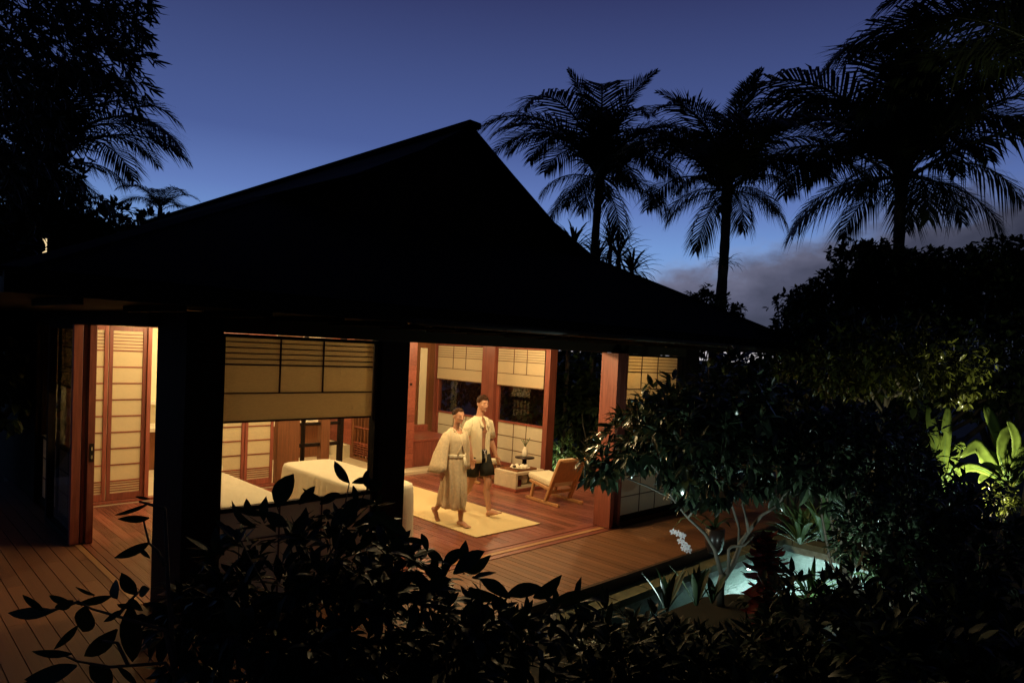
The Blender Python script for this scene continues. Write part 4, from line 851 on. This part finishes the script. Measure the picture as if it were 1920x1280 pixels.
# garden seen through the right side opening and windows
tree((13.2, 10.2, GZ), [((13.4, 10.3, 1.2), (1.0, 1.6, 1.4)), ((13.0, 12.0, 1.3), (1.0, 1.5, 1.5)), ((13.3, 8.6, 1.5), (.9, 1.3, 1.5))], 1100, .24, 'dark garden shrubbery seen through the open right side', 49, name='shrub_hedge', nst=20, r0=.03)
tree((15.5, 9.5, GZ), [((15.5, 9.0, 1.5), (1.5, 2.5, 1.5)), ((15.5, 13.0, 1.7), (1.5, 2.5, 1.6)), ((15.0, 6.0, 1.5), (1.3, 2, 1.4)), ((14.0, 4.6, 1.4), (1.1, 1.6, 1.4)), ((15.5, 17.0, 1.8), (1.6, 2.8, 1.6)), lobe(1330, 662, 14, 50, 34), lobe(1400, 664, 14, 50, 34), lobe(1455, 662, 14, 45, 36)], 3000, .22, 'taller dark trees behind the courtyard shrubbery', 50, nst=14)
tree(gpoint(1500, 11.3), [lobe(1500, 640, 11.3, 48, 42), lobe(1570, 625, 11.3, 55, 40)], 300, .16, 'dark shrub tree hiding the right corner of the eave', 51, nst=8, r0=.04)
# --- courtyard bush with its little lamp
def spike_light(base, target, power, col, label, size=.05, spread=R(110), matl='lamp_cool', hgt=.10):
    b = Vector(base); d = (Vector(target)-b).normalized(); t = thing('garden_light', tuple(base), label, 'garden light', 'small spike lights among the plants')
    MB().tube([b, b+Vector((0, 0, hgt))], [.008, .012], 8).build('spike', 'fixture', t); h = b+Vector((0, 0, hgt+.03)); d = (Vector(target)-h).normalized()
    MB().tube([h-d*.05, h+d*.035], [.022, .034], 14).build('housing', 'fixture', t, True)
    area_light('bulb', h+d*.04, size, power, col, d, t, spread)
    return t
shrub('bush', (10.95, 9.45, GZ), [((10.95, 9.45, .42), (.3, .3, .34)), ((11.15, 9.15, .3), (.25, .25, .25))], 90, 7, .16, .035, 'strap_leaf', 'small bush lit by a lamp just outside the right opening', seed=70, nst=8, r0=.008)
spike_light((10.72, 9.32, GZ), (11.0, 9.45, .4), 5, (1, .92, .6), 'small lamp beside the bush outside the right opening', matl='lamp_yellow')
strap_plant('leafy_plant', (11.4, 8.55, GZ), 12, .8, .22, 'strap_leaf', 'broad leaved plant in the dark courtyard behind the lounge chair', 'plant', 72, (40, 85), .9)

# --- small tree by the pool: pale forked trunk, dark glossy crown
tbase = Vector(gpoint(1352, 8.0, -.215)); tb_ = at(1352, 1110, 7.6)
pt = thing('pool_tree', (tb_.x, tb_.y, GZ), 'small tree with pale forked trunk and glossy crown beside the pool', 'tree')
def S_(*pts): return [at(*q) for q in pts]
tk = MB(); tk.tube([Vector((tb_.x, tb_.y, GZ))]+S_((1350, 1100, 7.6), (1356, 1075, 7.6)), [.05, .046, .04], 12)
tk.tube(S_((1354, 1080, 7.6), (1340, 1030, 7.6), (1322, 1000, 7.6), (1290, 970, 7.55), (1262, 935, 7.5), (1230, 880, 7.4), (1190, 840, 7.3)), [.027, .022, .019, .015, .012, .01, .006], 9)
tk.tube(S_((1356, 1085, 7.6), (1376, 1055, 7.6), (1390, 1015, 7.6), (1412, 985, 7.6), (1428, 965, 7.55), (1455, 950, 7.5), (1490, 900, 7.4), (1510, 840, 7.4)), [.036, .030, .025, .021, .017, .013, .010, .006], 9)
tk.tube(S_((1366, 1072, 7.55), (1366, 1030, 7.5), (1372, 1024, 7.5), (1395, 1022, 7.5), (1412, 1005, 7.5)), [.019, .017, .017, .015, .012], 8)
tk.tube(S_((1385, 1030, 7.65), (1386, 990, 7.7), (1370, 940, 7.7), (1366, 900, 7.7), (1355, 830, 7.7), (1340, 770, 7.6)), [.018, .015, .013, .011, .008, .005], 8)
tk.tube(S_((1404, 1000, 7.55), (1398, 965, 7.5), (1392, 945, 7.5), (1402, 915, 7.5), (1400, 850, 7.4), (1430, 790, 7.4)), [.018, .014, .012, .011, .009, .005], 8)
for a, b in (((1290, 970), (1310, 930)), ((1310, 930), (1300, 870)), ((1262, 935), (1160, 890)), ((1230, 880), (1240, 790)), ((1240, 790), (1220, 740)), ((1355, 830), (1300, 740)), ((1400, 850), (1450, 760)), ((1160, 890), (1095, 870)), ((1490, 900), (1530, 880))):
    tk.tube(S_((*a, 7.5), ((a[0]+b[0])/2+6, (a[1]+b[1])/2, 7.45), (*b, 7.4)), [.012, .010, .006], 6)
tk.build('trunk', 'pale_bark', pt, True)
rng = np.random.default_rng(80)
P_, O_ = crown_points([lobe(1290, 820, 7.5, 150, 95), lobe(1200, 830, 7.4, 90, 60), lobe(1130, 870, 7.4, 62, 42), lobe(1390, 760, 7.5, 110, 85), lobe(1480, 800, 7.6, 80, 90), lobe(1270, 745, 7.4, 70, 38), lobe(1330, 900, 7.4, 90, 40), lobe(1440, 870, 7.5, 90, 60)], 560, rng, .3)
V, F = rosettes(P_, O_, 9, .205, .062, rng, .25, 1.0, .3); c = link('crown', np_mesh('crown', V, F, 'cool_leaf'), pt); c['kind'] = 'stuff'

# --- crown lit from below on the right
yt = thing('uplit_tree', gpoint(1650, 10.5), 'spreading tree on the right, its crown lit yellow from below', 'tree')
rng = np.random.default_rng(81); P_, O_ = crown_points([lobe(1650, 680, 10.5, 130, 55), lobe(1560, 690, 10.5, 90, 60), lobe(1760, 690, 10.5, 90, 60), lobe(1660, 640, 10.5, 110, 32), lobe(1830, 730, 10.3, 50, 32), lobe(1500, 720, 10.4, 60, 60), lobe(1700, 640, 10.5, 70, 26)], 950, rng, .35)
V, F = rosettes(P_, O_, 7, .15, .05, rng, .2, 1.0, .25); c = link('crown', np_mesh('crown', V, F, 'yellow_leaf'), yt); c['kind'] = 'stuff'
tk = MB(); yb = Vector(gpoint(1655, 10.5)); fk = at(1655, 775, 10.5); tk.tube([yb, yb.lerp(fk, .5)+Vector((.05, .08, 0)), fk], [.09, .07, .05], 10)
for pts in (((1655, 775), (1668, 745), (1690, 728), (1698, 710), (1700, 690)), ((1660, 762), (1662, 738), (1650, 715), (1645, 690)), ((1655, 775), (1640, 748), (1655, 720), (1640, 690)), ((1655, 775), (1600, 740), (1560, 720), (1530, 690)), ((1668, 745), (1730, 720), (1780, 700)), ((1640, 748), (1610, 700), (1600, 660)), ((1690, 728), (1670, 700), (1680, 665))):
    tk.tube([at(x, y, 10.5+.02*i) for i, (x, y) in enumerate(pts)], [.03-.005*i for i in range(len(pts))], 7)
tk.build('trunk', 'pale_bark', yt, True)
# --- middle and lower shrubs on the right
G2 = 'dark shrubs of the right hand bed'
shrub('shrub', gpoint(1660, 7.4), [lobe(1560, 860, 7.4, 110, 95), lobe(1650, 880, 7.4, 110, 100), lobe(1600, 800, 7.5, 120, 50)], 420, 8, .15, .045, 'cool_leaf', 'glossy shrub below the uplit crown, beside the big leaved plants', group=G2, seed=82, nst=10)
shrub('shrub', gpoint(1740, 6.6), [lobe(1730, 960, 6.6, 120, 80), lobe(1660, 1010, 6.4, 100, 70)], 300, 8, .14, .04, 'cool_leaf', 'dark shrub in front of the big yellow green leaves', group=G2, seed=83, nst=10)
shrub('shrub', gpoint(1850, 6.0), [lobe(1860, 1080, 6.0, 140, 110), lobe(1760, 1120, 5.6, 120, 100)], 300, 8, .15, .05, 'dark_leaf', 'dark shrub at the lower right edge', group=G2, seed=84, nst=10)
shrub('shrub', gpoint(1560, 5.2), [lobe(1560, 1200, 5.2, 170, 90), lobe(1680, 1180, 5.2, 120, 90), lobe(1440, 1255, 5.0, 140, 66)], 330, 8, .16, .05, 'dark_leaf', 'dark shrub in front of the red leaved plant', group=G2, seed=85, nst=10)
shrub('shrub', gpoint(1240, 4.8), [lobe(1250, 1250, 4.8, 170, 72), lobe(1120, 1230, 4.6, 120, 66)], 300, 8, .15, .05, 'dark_leaf', 'dark shrub below the deck edge, left of the pool', group=G2, seed=86, nst=10)
shrub('shrub', gpoint(1800, 4.4), [lobe(1800, 1260, 4.4, 220, 80)], 220, 8, .16, .06, 'dark_leaf', 'dark shrub at the bottom right corner', group=G2, seed=87, nst=8)
# --- plants round the pool
def leaf_strip(mb, pts, wd, up_=(0, 0, 1), fold=.25):       # a bent blade through given points; wd: width per point
    rs = []
    for i, p in enumerate(pts):
        d = (pts[min(i+1, len(pts)-1)]-pts[max(i-1, 0)]).normalized(); sd = d.cross(Vector(up_)); sd = sd.normalized() if sd.length > 1e-4 else Vector((1, 0, 0)); n = sd.cross(d); w_ = wd[i]/2
        rs.append([p-sd*w_+n*w_*fold, p, p+sd*w_+n*w_*fold])
    return mb.rings(rs, cap=False, closed=False)
strap_plant('spider_lily', at(1500, 1020, 8.4), 26, .62, .075, 'strap_leaf', 'strap leaved lily at the far end of the pool, pale in the lamp light', 'lily', 90, (25, 85), .9, 'strap leaved lilies by the pool')
strap_plant('spider_lily', at(1545, 1015, 8.2), 18, .66, .09, 'strap_leaf', 'broader strap leaved lily right of the pool end', 'lily', 91, (35, 85), .7, 'strap leaved lilies by the pool')
strap_plant('spider_lily', at(1520, 1130, 6.6), 22, .42, .05, 'strap_leaf', 'low grassy lily in front of the bright water, right of the red plant', 'lily', 92, (25, 80), .9, 'strap leaved lilies by the pool')
strap_plant('spider_lily', at(1660, 1095, 6.4), 16, .45, .10, 'strap_leaf', 'low lily deep in the shade right of the pool', 'lily', 94, (25, 80), 1.0, 'strap leaved lilies by the pool')
for i, (px, py, d, n, ln) in enumerate(((1305, 1135, 7.0, 9, .45), (1250, 1145, 6.8, 9, .42), (1335, 1130, 7.1, 7, .32))):
    strap_plant('strap_plant', at(px, py, d), n, ln, .075, 'dark_leaf', ('dark upright blades before the water, left of the forked trunk', 'dark upright blades at the near pool edge, second from the trunk', 'short dark blades right at the foot of the forked trunk')[i], 'plant', 95+i, (55, 88), .35, 'dark blades along the near pool edge')
rp = at(1435, 1180, 6.4); rd = thing('red_plant', (rp.x, rp.y, GZ), 'dark red leaved plant standing before the bright water', 'plant')
MB().tube([Vector((rp.x, rp.y, GZ)), at(1436, 1100, 6.4), at(1437, 1010, 6.4)], [.03, .026, .016], 8).build('stem', 'bark', rd, True)
rng_ = random.Random(9)
rl = MB(); leaf_strip(rl, [Vector((q*.03, 0, .02*math.sin(q*.9)-.002*q*q*.6)) for q in range(9)], [.03, .075, .10, .11, .11, .10, .08, .05, .004]); RLM = rl.mesh('leaf', 'red_leaf', True)
for i in range(110):
    u = i/109; c = at(1436, 1172-u*160, 6.4); o = bpy.data.objects.new('leaf', RLM); COL.objects.link(o); o.parent = rd; o.matrix_parent_inverse = Matrix.Translation(-Vector((rp.x, rp.y, GZ))); o.location = c
    s = (.85+.25*math.sin(math.pi*u))*rng_.uniform(.7, 1.05)*(1 if u < .85 else .8); o.scale = (s, s, s); o.rotation_euler = (rng_.uniform(-.2, .2), -R(8+50*u+rng_.uniform(-18, 18)), i*2.39996)
# orchid spray in a dark pot
ob = at(1338, 1036, 8.3); orc = thing('orchid', tuple(ob), 'white orchid spray arching over the deck edge from a dark pot', 'orchid')
MB().lathe([(.07, 0), (.10, .05), (.115, .16), (.12, .30), (.10, .31), (.09, .28), (.0, .28)], ob).build('pot', 'black_lacquer', orc, True)
stp = [ob+Vector((0, 0, .28))]+[at(x, y, 8.2) for x, y in ((1325, 985), (1300, 966), (1278, 972), (1264, 988), (1262, 1000))]
MB().tube(stp, [.007, .006, .005, .004, .003, .002], 6).build('flower_stem', 'strap_leaf', orc, True)
for i in range(5): 
    az = i*1.3+.4; q = MB(); b = ob+Vector((0, 0, .29)); leaf_strip(q, [b+Vector((math.cos(az)*u*.28, math.sin(az)*u*.28, .14*math.sin(u*2.4))) for u in (0, .25, .5, .75, 1)], [.02, .05, .055, .045, .005]); q.build('leaf', 'dark_leaf', orc, True)
tocam = (Vector((0, 0, 1.2))-at(1275, 1010, 8.1)).normalized()
for i, (px, py) in enumerate(((1262, 996), (1272, 1000), (1280, 1004), (1276, 1014), (1282, 1018), (1288, 1024), (1282, 1028), (1291, 1031))):
    c = at(px, py, 8.1-.02*(i % 3)); M_ = tocam.to_track_quat('Z', 'Y').to_matrix() @ rot('X', rng_.uniform(-25, 25)) @ rot('Y', rng_.uniform(-25, 25)); q = MB()
    for k in range(5):
        a = math.pi/2+k*2*math.pi/5; dd = M_ @ Vector((math.cos(a), math.sin(a), 0)); n_ = M_ @ Vector((0, 0, 1)); wl = .035 if k in (1, 4) else .022
        leaf_strip(q, [c+dd*.004, c+dd*.02+n_*.004, c+dd*.034+n_*.003, c+dd*.044], [.008, wl, wl*.85, .006], tuple(n_))
    f = q.build('flower', 'petal', orc, True); MB().ell(c+tocam*.006, (.007, .007, .007), None, 8, 5).build('lip', 'petal_centre', f, True)
# --- big leaved plants lit yellow green at the right edge
def big_leaf(parent, pts, widths, m='big_leaf', upv=None):
    q = MB(); leaf_strip(q, pts, widths, upv or (0, 0, 1), .22); o = q.build('leaf', m, parent, True); sb = o.modifiers.new('sub', 'SUBSURF'); sb.levels = 1; sb.render_levels = 1; o.modifiers.new('thickness', 'SOLIDIFY').thickness = .003
    cv = MB().tube([p+Vector((0, 0, -.003)) for p in pts], [.010, .008, .006, .004, .002][:len(pts)] if len(pts) <= 5 else .006, 5); cv.build('midrib', 'strap_leaf', o, True)
D9 = 9.0
def bl(parent, px, w, d=D9, upv=None, dd=0.0): pts = [at(x, y, d+dd*i) for i, (x, y) in enumerate(px)]; big_leaf(parent, pts, [1.0*v*d/F_PX for v in w], upv=upv)
b1 = gpoint(1880, 9.2); bn1 = thing('birds_nest_fern', b1, 'large yellow green leaved fern glowing at the right edge', 'fern', 'big leaved ferns on the right')
side = tuple(-fw)
for px, w in (([(1890, 905), (1895, 870), (1885, 840), (1865, 815), (1858, 812)], [6, 26, 36, 26, 3]), ([(1893, 905), (1860, 870), (1840, 850), (1830, 825), (1800, 858)], [5, 18, 30, 34, 6]), ([(1895, 910), (1905, 860), (1908, 820), (1895, 795), (1888, 790)], [5, 18, 22, 16, 3]), ([(1898, 910), (1900, 880), (1915, 850), (1940, 830), (1960, 850)], [5, 20, 34, 30, 4]), ([(1880, 900), (1868, 862), (1852, 848), (1842, 856), (1838, 868)], [4, 18, 26, 22, 5]), ([(1890, 890), (1875, 830), (1862, 795), (1852, 770), (1847, 758)], [5, 20, 26, 22, 4]), ([(1900, 915), (1925, 880), (1945, 875), (1960, 885), (1970, 900)], [4, 18, 24, 20, 3]), ([(1885, 915), (1870, 895), (1850, 885), (1838, 895), (1835, 905)], [3, 12, 18, 14, 3])):
    bl(bn1, px, w, D9, side, rng_.uniform(-.06, .06))
for px, w in (([(1892, 900), (1915, 860), (1930, 820), (1938, 795), (1940, 785)], [5, 16, 22, 18, 3]), ([(1885, 905), (1845, 880), (1815, 872), (1795, 885), (1788, 900)], [4, 13, 18, 15, 3]), ([(1888, 900), (1872, 850), (1880, 810), (1900, 800), (1912, 815)], [4, 18, 28, 22, 4])): bl(bn1, px, w, 8.9, side, rng_.uniform(-.06, .06))
b2 = gpoint(1775, 9.3); bn2 = thing('birds_nest_fern', b2, 'dimmer big leaved fern with two upright blades, left of the glowing one', 'fern', 'big leaved ferns on the right')
for px, w in (([(1772, 920), (1770, 870), (1772, 820), (1776, 780), (1778, 757)], [5, 16, 22, 20, 4]), ([(1770, 915), (1762, 870), (1750, 820), (1742, 780), (1740, 757)], [5, 16, 22, 20, 3]), ([(1775, 905), (1785, 870), (1795, 835), (1806, 830), (1812, 850)], [4, 14, 18, 16, 3]), ([(1772, 915), (1790, 900), (1805, 905), (1814, 912), (1820, 920)], [3, 8, 10, 8, 2]), ([(1768, 905), (1758, 880), (1752, 870), (1762, 880), (1764, 892)], [3, 10, 14, 12, 2]), ([(1774, 895), (1790, 862), (1796, 846), (1786, 838), (1776, 850)], [4, 14, 18, 14, 3]), ([(1770, 912), (1785, 890), (1792, 880), (1796, 876)], [3, 8, 9, 2])):
    bl(bn2, px, w, 9.2, side, rng_.uniform(-.06, .06))
shrub('shrub', gpoint(1875, 8.6), [lobe(1875, 945, 8.6, 30, 25), lobe(1890, 925, 8.7, 26, 20)], 50, 7, .10, .03, 'yellow_leaf', 'little pale shrub lit at the foot of the glowing fern', seed=88, nst=6, r0=.008)

# --- near shrubs before the pavilion; the leaves that stand out are single leaves
def leaf_variant(curl, fold, w):
    q = MB(); n = 7; leaf_strip(q, [Vector((u, .04*math.sin(3*u), -curl*u*u)) for u in [i/(n-1) for i in range(n)]], [w*v for v in (.12, .62, .95, 1.0, .86, .55, .02)], fold=fold); return q.mesh('leaf', 'dark_leaf', True)
LV = [leaf_variant(.15, .2, .36), leaf_variant(.35, .3, .33), leaf_variant(-.1, .15, .30), leaf_variant(.5, .35, .38), leaf_variant(.05, .1, .26)]
def one_leaf(parent, b, d, nrm, ln, k, wd=1.0):
    d = Vector(d).normalized(); s = Vector(nrm).cross(d); s = s.normalized() if s.length > 1e-3 else d.orthogonal().normalized(); n = d.cross(s)
    M_ = Matrix((d, s, n)).transposed().to_4x4(); M_.translation = Vector(b)
    o = bpy.data.objects.new('leaf', LV[k % len(LV)]); COL.objects.link(o); o.parent = parent; o.matrix_parent_inverse = Matrix.Translation(-Vector(parent['_base'])); o.matrix_basis = M_ @ Matrix.Diagonal((ln, ln*wd, ln, 1)); return o
ls = thing('broadleaf_shrub', gpoint(250, 3.2), 'near shrub with large drooping leaves in silhouette over the left deck', 'shrub', 'near shrubs in silhouette')
CR = 400/1164
def cp(x, y, d): return at(x*CR, 840+y*CR, d)
for i, (bx_, by_, tx, ty, w) in enumerate(((380, 835, 255, 808, 40), (300, 885, 30, 895, 75), (240, 885, 125, 790, 42), (470, 860, 430, 1015, 100), (520, 800, 405, 758, 34), (610, 805, 420, 838, 75), (640, 820, 618, 712, 60), (665, 880, 562, 945, 52), (745, 800, 668, 672, 80), (715, 850, 686, 1195, 112), (700, 830, 775, 890, 60), (425, 965, 300, 1085, 46), (640, 985, 432, 1160, 78), (395, 1120, 170, 1108, 64), (420, 1185, 160, 1258, 95), (490, 1185, 600, 1300, 95), (818, 512, 618, 600, 78), (815, 378, 655, 372, 46), (815, 300, 615, 378, 26), (818, 275, 735, 262, 24), (820, 600, 755, 530, 22), (760, 800, 800, 770, 26), (300, 1275, 100, 1290, 70), (640, 1190, 760, 1290, 60), (730, 855, 640, 860, 50), (400, 830, 290, 870, 50))):
    d = 3.05+.22*math.sin(i*1.7); b = cp(bx_, by_, d); t_ = cp(tx, ty, d+.05*math.sin(i*2.3)); one_leaf(ls, b, t_-b, -fw+Vector((0, 0, .5*math.sin(i))), (t_-b).length, i % 3 if i % 3 != 1 else 4, w/math.hypot(tx-bx_, ty-by_)/.34)
st = MB()
for pts in (((900, 990), (640, 915), (500, 875), (430, 835)), ((900, 1170), (600, 1192), (420, 1160), (300, 1105)), ((640, 915), (700, 840), (760, 780)), ((900, 640), (860, 560), (812, 515), (780, 380)), ((700, 1185), (640, 1060), (560, 1050)), ((430, 835), (300, 880), (240, 885)), ((900, 330), (815, 305), (760, 290))):
    st.tube([cp(x, y, 3.08) for x, y in pts], [.008, .007, .005, .004][:len(pts)], 6)
st.tube([gpoint(330, 3.2), cp(960, 1250, 3.2), cp(900, 990, 3.1)], [.016, .014, .009], 7); st.tube([cp(960, 1250, 3.2), cp(920, 800, 3.1), cp(900, 330, 3.1)], [.012, .010, .007], 7); st.tube([cp(960, 1250, 3.2), cp(900, 1170, 3.1)], [.010, .008], 6)
st.build('stem', 'bark', ls, True)
cs = thing('broadleaf_shrub', gpoint(620, 3.7), 'large near shrub in silhouette below the wide window shade', 'shrub', 'near shrubs in silhouette')
rng = np.random.default_rng(101)
lb_c = [lobe(600, 1180, 3.6, 270, 200), lobe(480, 1110, 3.6, 150, 90), lobe(690, 1085, 3.7, 125, 80), lobe(390, 1190, 3.5, 110, 130)]
P_, O_ = crown_points(lb_c, 330, rng, .2); V, F = rosettes(P_, O_, 7, .15, .055, rng, .2, 1.0, .3); c = link('crown', np_mesh('crown', V, F, 'dark_leaf'), cs); c['kind'] = 'stuff'
# leaves along the top of the shrub that stand before the lit room: (base, tip, width) in the shrub's own plane
tops = ((655, 905, 628, 868, 16), (660, 905, 700, 898, 14), (662, 910, 668, 945, 12), (690, 915, 683, 878, 12), (695, 920, 715, 905, 26), (520, 950, 546, 893, 34), (470, 962, 462, 940, 12), (500, 965, 440, 950, 14), (560, 945, 590, 920, 16), (610, 940, 570, 918, 14), (600, 945, 635, 925, 16), (640, 950, 690, 938, 16), (700, 960, 760, 1000, 22), (480, 985, 425, 960, 18), (450, 1010, 405, 975, 18), (540, 985, 500, 960, 20), (620, 985, 660, 955, 22), (690, 990, 720, 960, 20), (420, 1040, 395, 1005, 20), (755, 1010, 795, 1018, 16), (790, 1000, 800, 1030, 12), (760, 1045, 740, 1005, 22))
for i, (bx_, by_, tx, ty, w) in enumerate(tops):
    d = 3.5+.12*math.sin(i*1.9); b = at(bx_, by_, d); t_ = at(tx, ty, d+.04*math.sin(i*2.7)); one_leaf(cs, b, t_-b, -fw+Vector((0, 0, .6*math.sin(i*1.3))), (t_-b).length*1.1, i % 5, w/math.hypot(tx-bx_, ty-by_)/.34)
P2, O2 = crown_points(lb_c, 34, rng, .95); kp = (O2[:, 2] > -.2) & (P2[:, 2] < 1.42); P2, O2 = P2[kp], O2[kp]
for q, o_ in zip(P2, O2):
    o_ = Vector(o_).normalized()
    for k in range(5):
        d = (o_+Vector(rng.normal(size=3))*.55+Vector((0, 0, -.15))).normalized(); one_leaf(cs, Vector(q), d, Vector((0, 0, 1))+Vector(rng.normal(size=3))*.4, rng.uniform(.10, .18), int(rng.integers(5)))
sm_ = MB(); stems(gpoint(620, 3.7), [tuple(at(655, 905, 3.5)), tuple(at(690, 915, 3.5)), tuple(at(520, 950, 3.5)), tuple(at(450, 1010, 3.5)), tuple(at(760, 1045, 3.5))]+[tuple(q) for q in P2[:9]], rng, .016, mb=sm_); sm_.build('stem', 'bark', cs, True)
rs_ = thing('broadleaf_shrub', gpoint(900, 3.9), 'near shrub with curling leaves in silhouette before the front deck', 'shrub', 'near shrubs in silhouette')
lb_r = [lobe(840, 1170, 3.8, 120, 95), lobe(930, 1190, 3.9, 110, 80), lobe(1030, 1170, 4.1, 90, 50), lobe(850, 1230, 3.8, 150, 70)]
P_, O_ = crown_points(lb_r, 110, rng, .2); V, F = rosettes(P_, O_, 7, .14, .05, rng, .2, 1.0, .35); c = link('crown', np_mesh('crown', V, F, 'dark_leaf'), rs_); c['kind'] = 'stuff'
for i, (bx_, by_, tx, ty, w) in enumerate(((830, 1050, 803, 1030, 14), (835, 1065, 860, 1030, 24), (850, 1075, 905, 1040, 30), (870, 1070, 922, 1062, 26), (820, 1075, 760, 1040, 20), (810, 1095, 745, 1075, 26), (800, 1110, 742, 1120, 22), (900, 1085, 948, 1118, 24), (880, 1100, 925, 1140, 26), (860, 1110, 820, 1140, 26), (900, 1120, 880, 1170, 28), (940, 1120, 945, 1165, 22), (950, 1115, 1010, 1105, 26), (1000, 1120, 1050, 1105, 30), (1040, 1125, 1105, 1120, 34), (780, 1060, 765, 1020, 14), (845, 1085, 790, 1095, 26), (985, 1140, 960, 1180, 24), (870, 1055, 872, 1030, 12))):
    d = 3.7+.15*math.sin(i*1.9); b = at(bx_, by_, d); t_ = at(tx, ty, d+.05*math.sin(i*2.7)); one_leaf(rs_, b, t_-b, -fw*.7+Vector((0, 0, .8*math.sin(i*1.3)+.2)), (t_-b).length*1.15, i % 5, w/math.hypot(tx-bx_, ty-by_)/.34)
P2, O2 = crown_points(lb_r, 16, rng, .95)
for q, o_ in zip(P2, O2):
    o_ = Vector(o_).normalized()
    for k in range(5):
        d = (o_+Vector(rng.normal(size=3))*.55+Vector((0, 0, -.15))).normalized(); one_leaf(rs_, Vector(q), d, Vector((0, 0, 1))+Vector(rng.normal(size=3))*.4, rng.uniform(.09, .16), int(rng.integers(5)))
sm_ = MB(); stems(gpoint(900, 3.9), [tuple(at(*q)) for q in ((830, 1050, 3.7), (900, 1085, 3.7), (950, 1115, 3.8), (1040, 1125, 4.0), (780, 1060, 3.7))]+[tuple(q) for q in P2[:8]], rng, .014, mb=sm_); sm_.build('stem', 'bark', rs_, True)

# ------------------------------------------------------------------ outdoor lamps
pl_ = thing('pool_light', (9.1, 4.28, -.6), 'bright round lamp under the pool water', 'pool light')
MB().tube([(9.1, 4.298, -.46), (9.1, 4.27, -.46)], [.075, .075], 20).build('housing', 'chrome', pl_, True); MB().tube([(9.1, 4.269, -.46), (9.1, 4.264, -.46)], [.06, .06], 20).build('lens', 'lamp_cool', pl_, True)
area_light('bulb', (9.1, 4.258, -.46), .12, 75, (.84, 1, .96), (0, -1, -.35), pl_, R(172))
spike_light(tuple(Vector(gpoint(1205, 6.9))), at(1290, 820, 7.3), 15, (.74, 1, .96), 'cool spike light at the near pool edge below the small tree', spread=R(150))
spike_light(tuple(Vector(gpoint(1640, 6.0))), at(1600, 850, 7.5), 14, (.78, 1, .93), 'cool spike light among the dark shrubs on the right', spread=R(120))
spike_light(tuple(Vector(gpoint(1700, 9.6))), at(1670, 690, 10.5), 4.5, (1, .86, .42), 'warm spike light under the spreading tree', spread=R(80))
spike_light(tuple(Vector(gpoint(1822, 8.3))), at(1865, 860, 9.1), 36, (1, .93, .55), 'warm spike light on a short pole before the glowing fern', spread=R(75), hgt=.75)
spike_light(tuple(Vector(gpoint(690, 3.25))), at(720, 1120, 3.9), 1.6, (.72, 1, .62), 'added dim green light under the near shrub, imitating a blurred green glow', spread=R(120))  # added lamp that imitates a blurred green glow low among the leaves
# far lit doorway among the left trees
fl = at(84, 458, 12.5); fd = thing('garden_lantern', (fl.x, fl.y, GZ), 'tiny lit lantern post far off among the left trees', 'lantern')
MB().tube([(fl.x, fl.y, GZ), (fl.x, fl.y, fl.z-.2)], .03, 8).build('post', 'fixture', fd); MB().box(fl.x-.028, fl.x+.028, fl.y-.028, fl.y+.028, fl.z-.19, fl.z+.10).build('lamp_box', 'lamp_far', fd); MB().lathe([(.08, 0), (.02, .06), (0, .06)], (fl.x, fl.y, fl.z+.102)).build('cap', 'fixture', fd)
for o in bpy.data.objects:
    if '_base' in o: del o['_base']
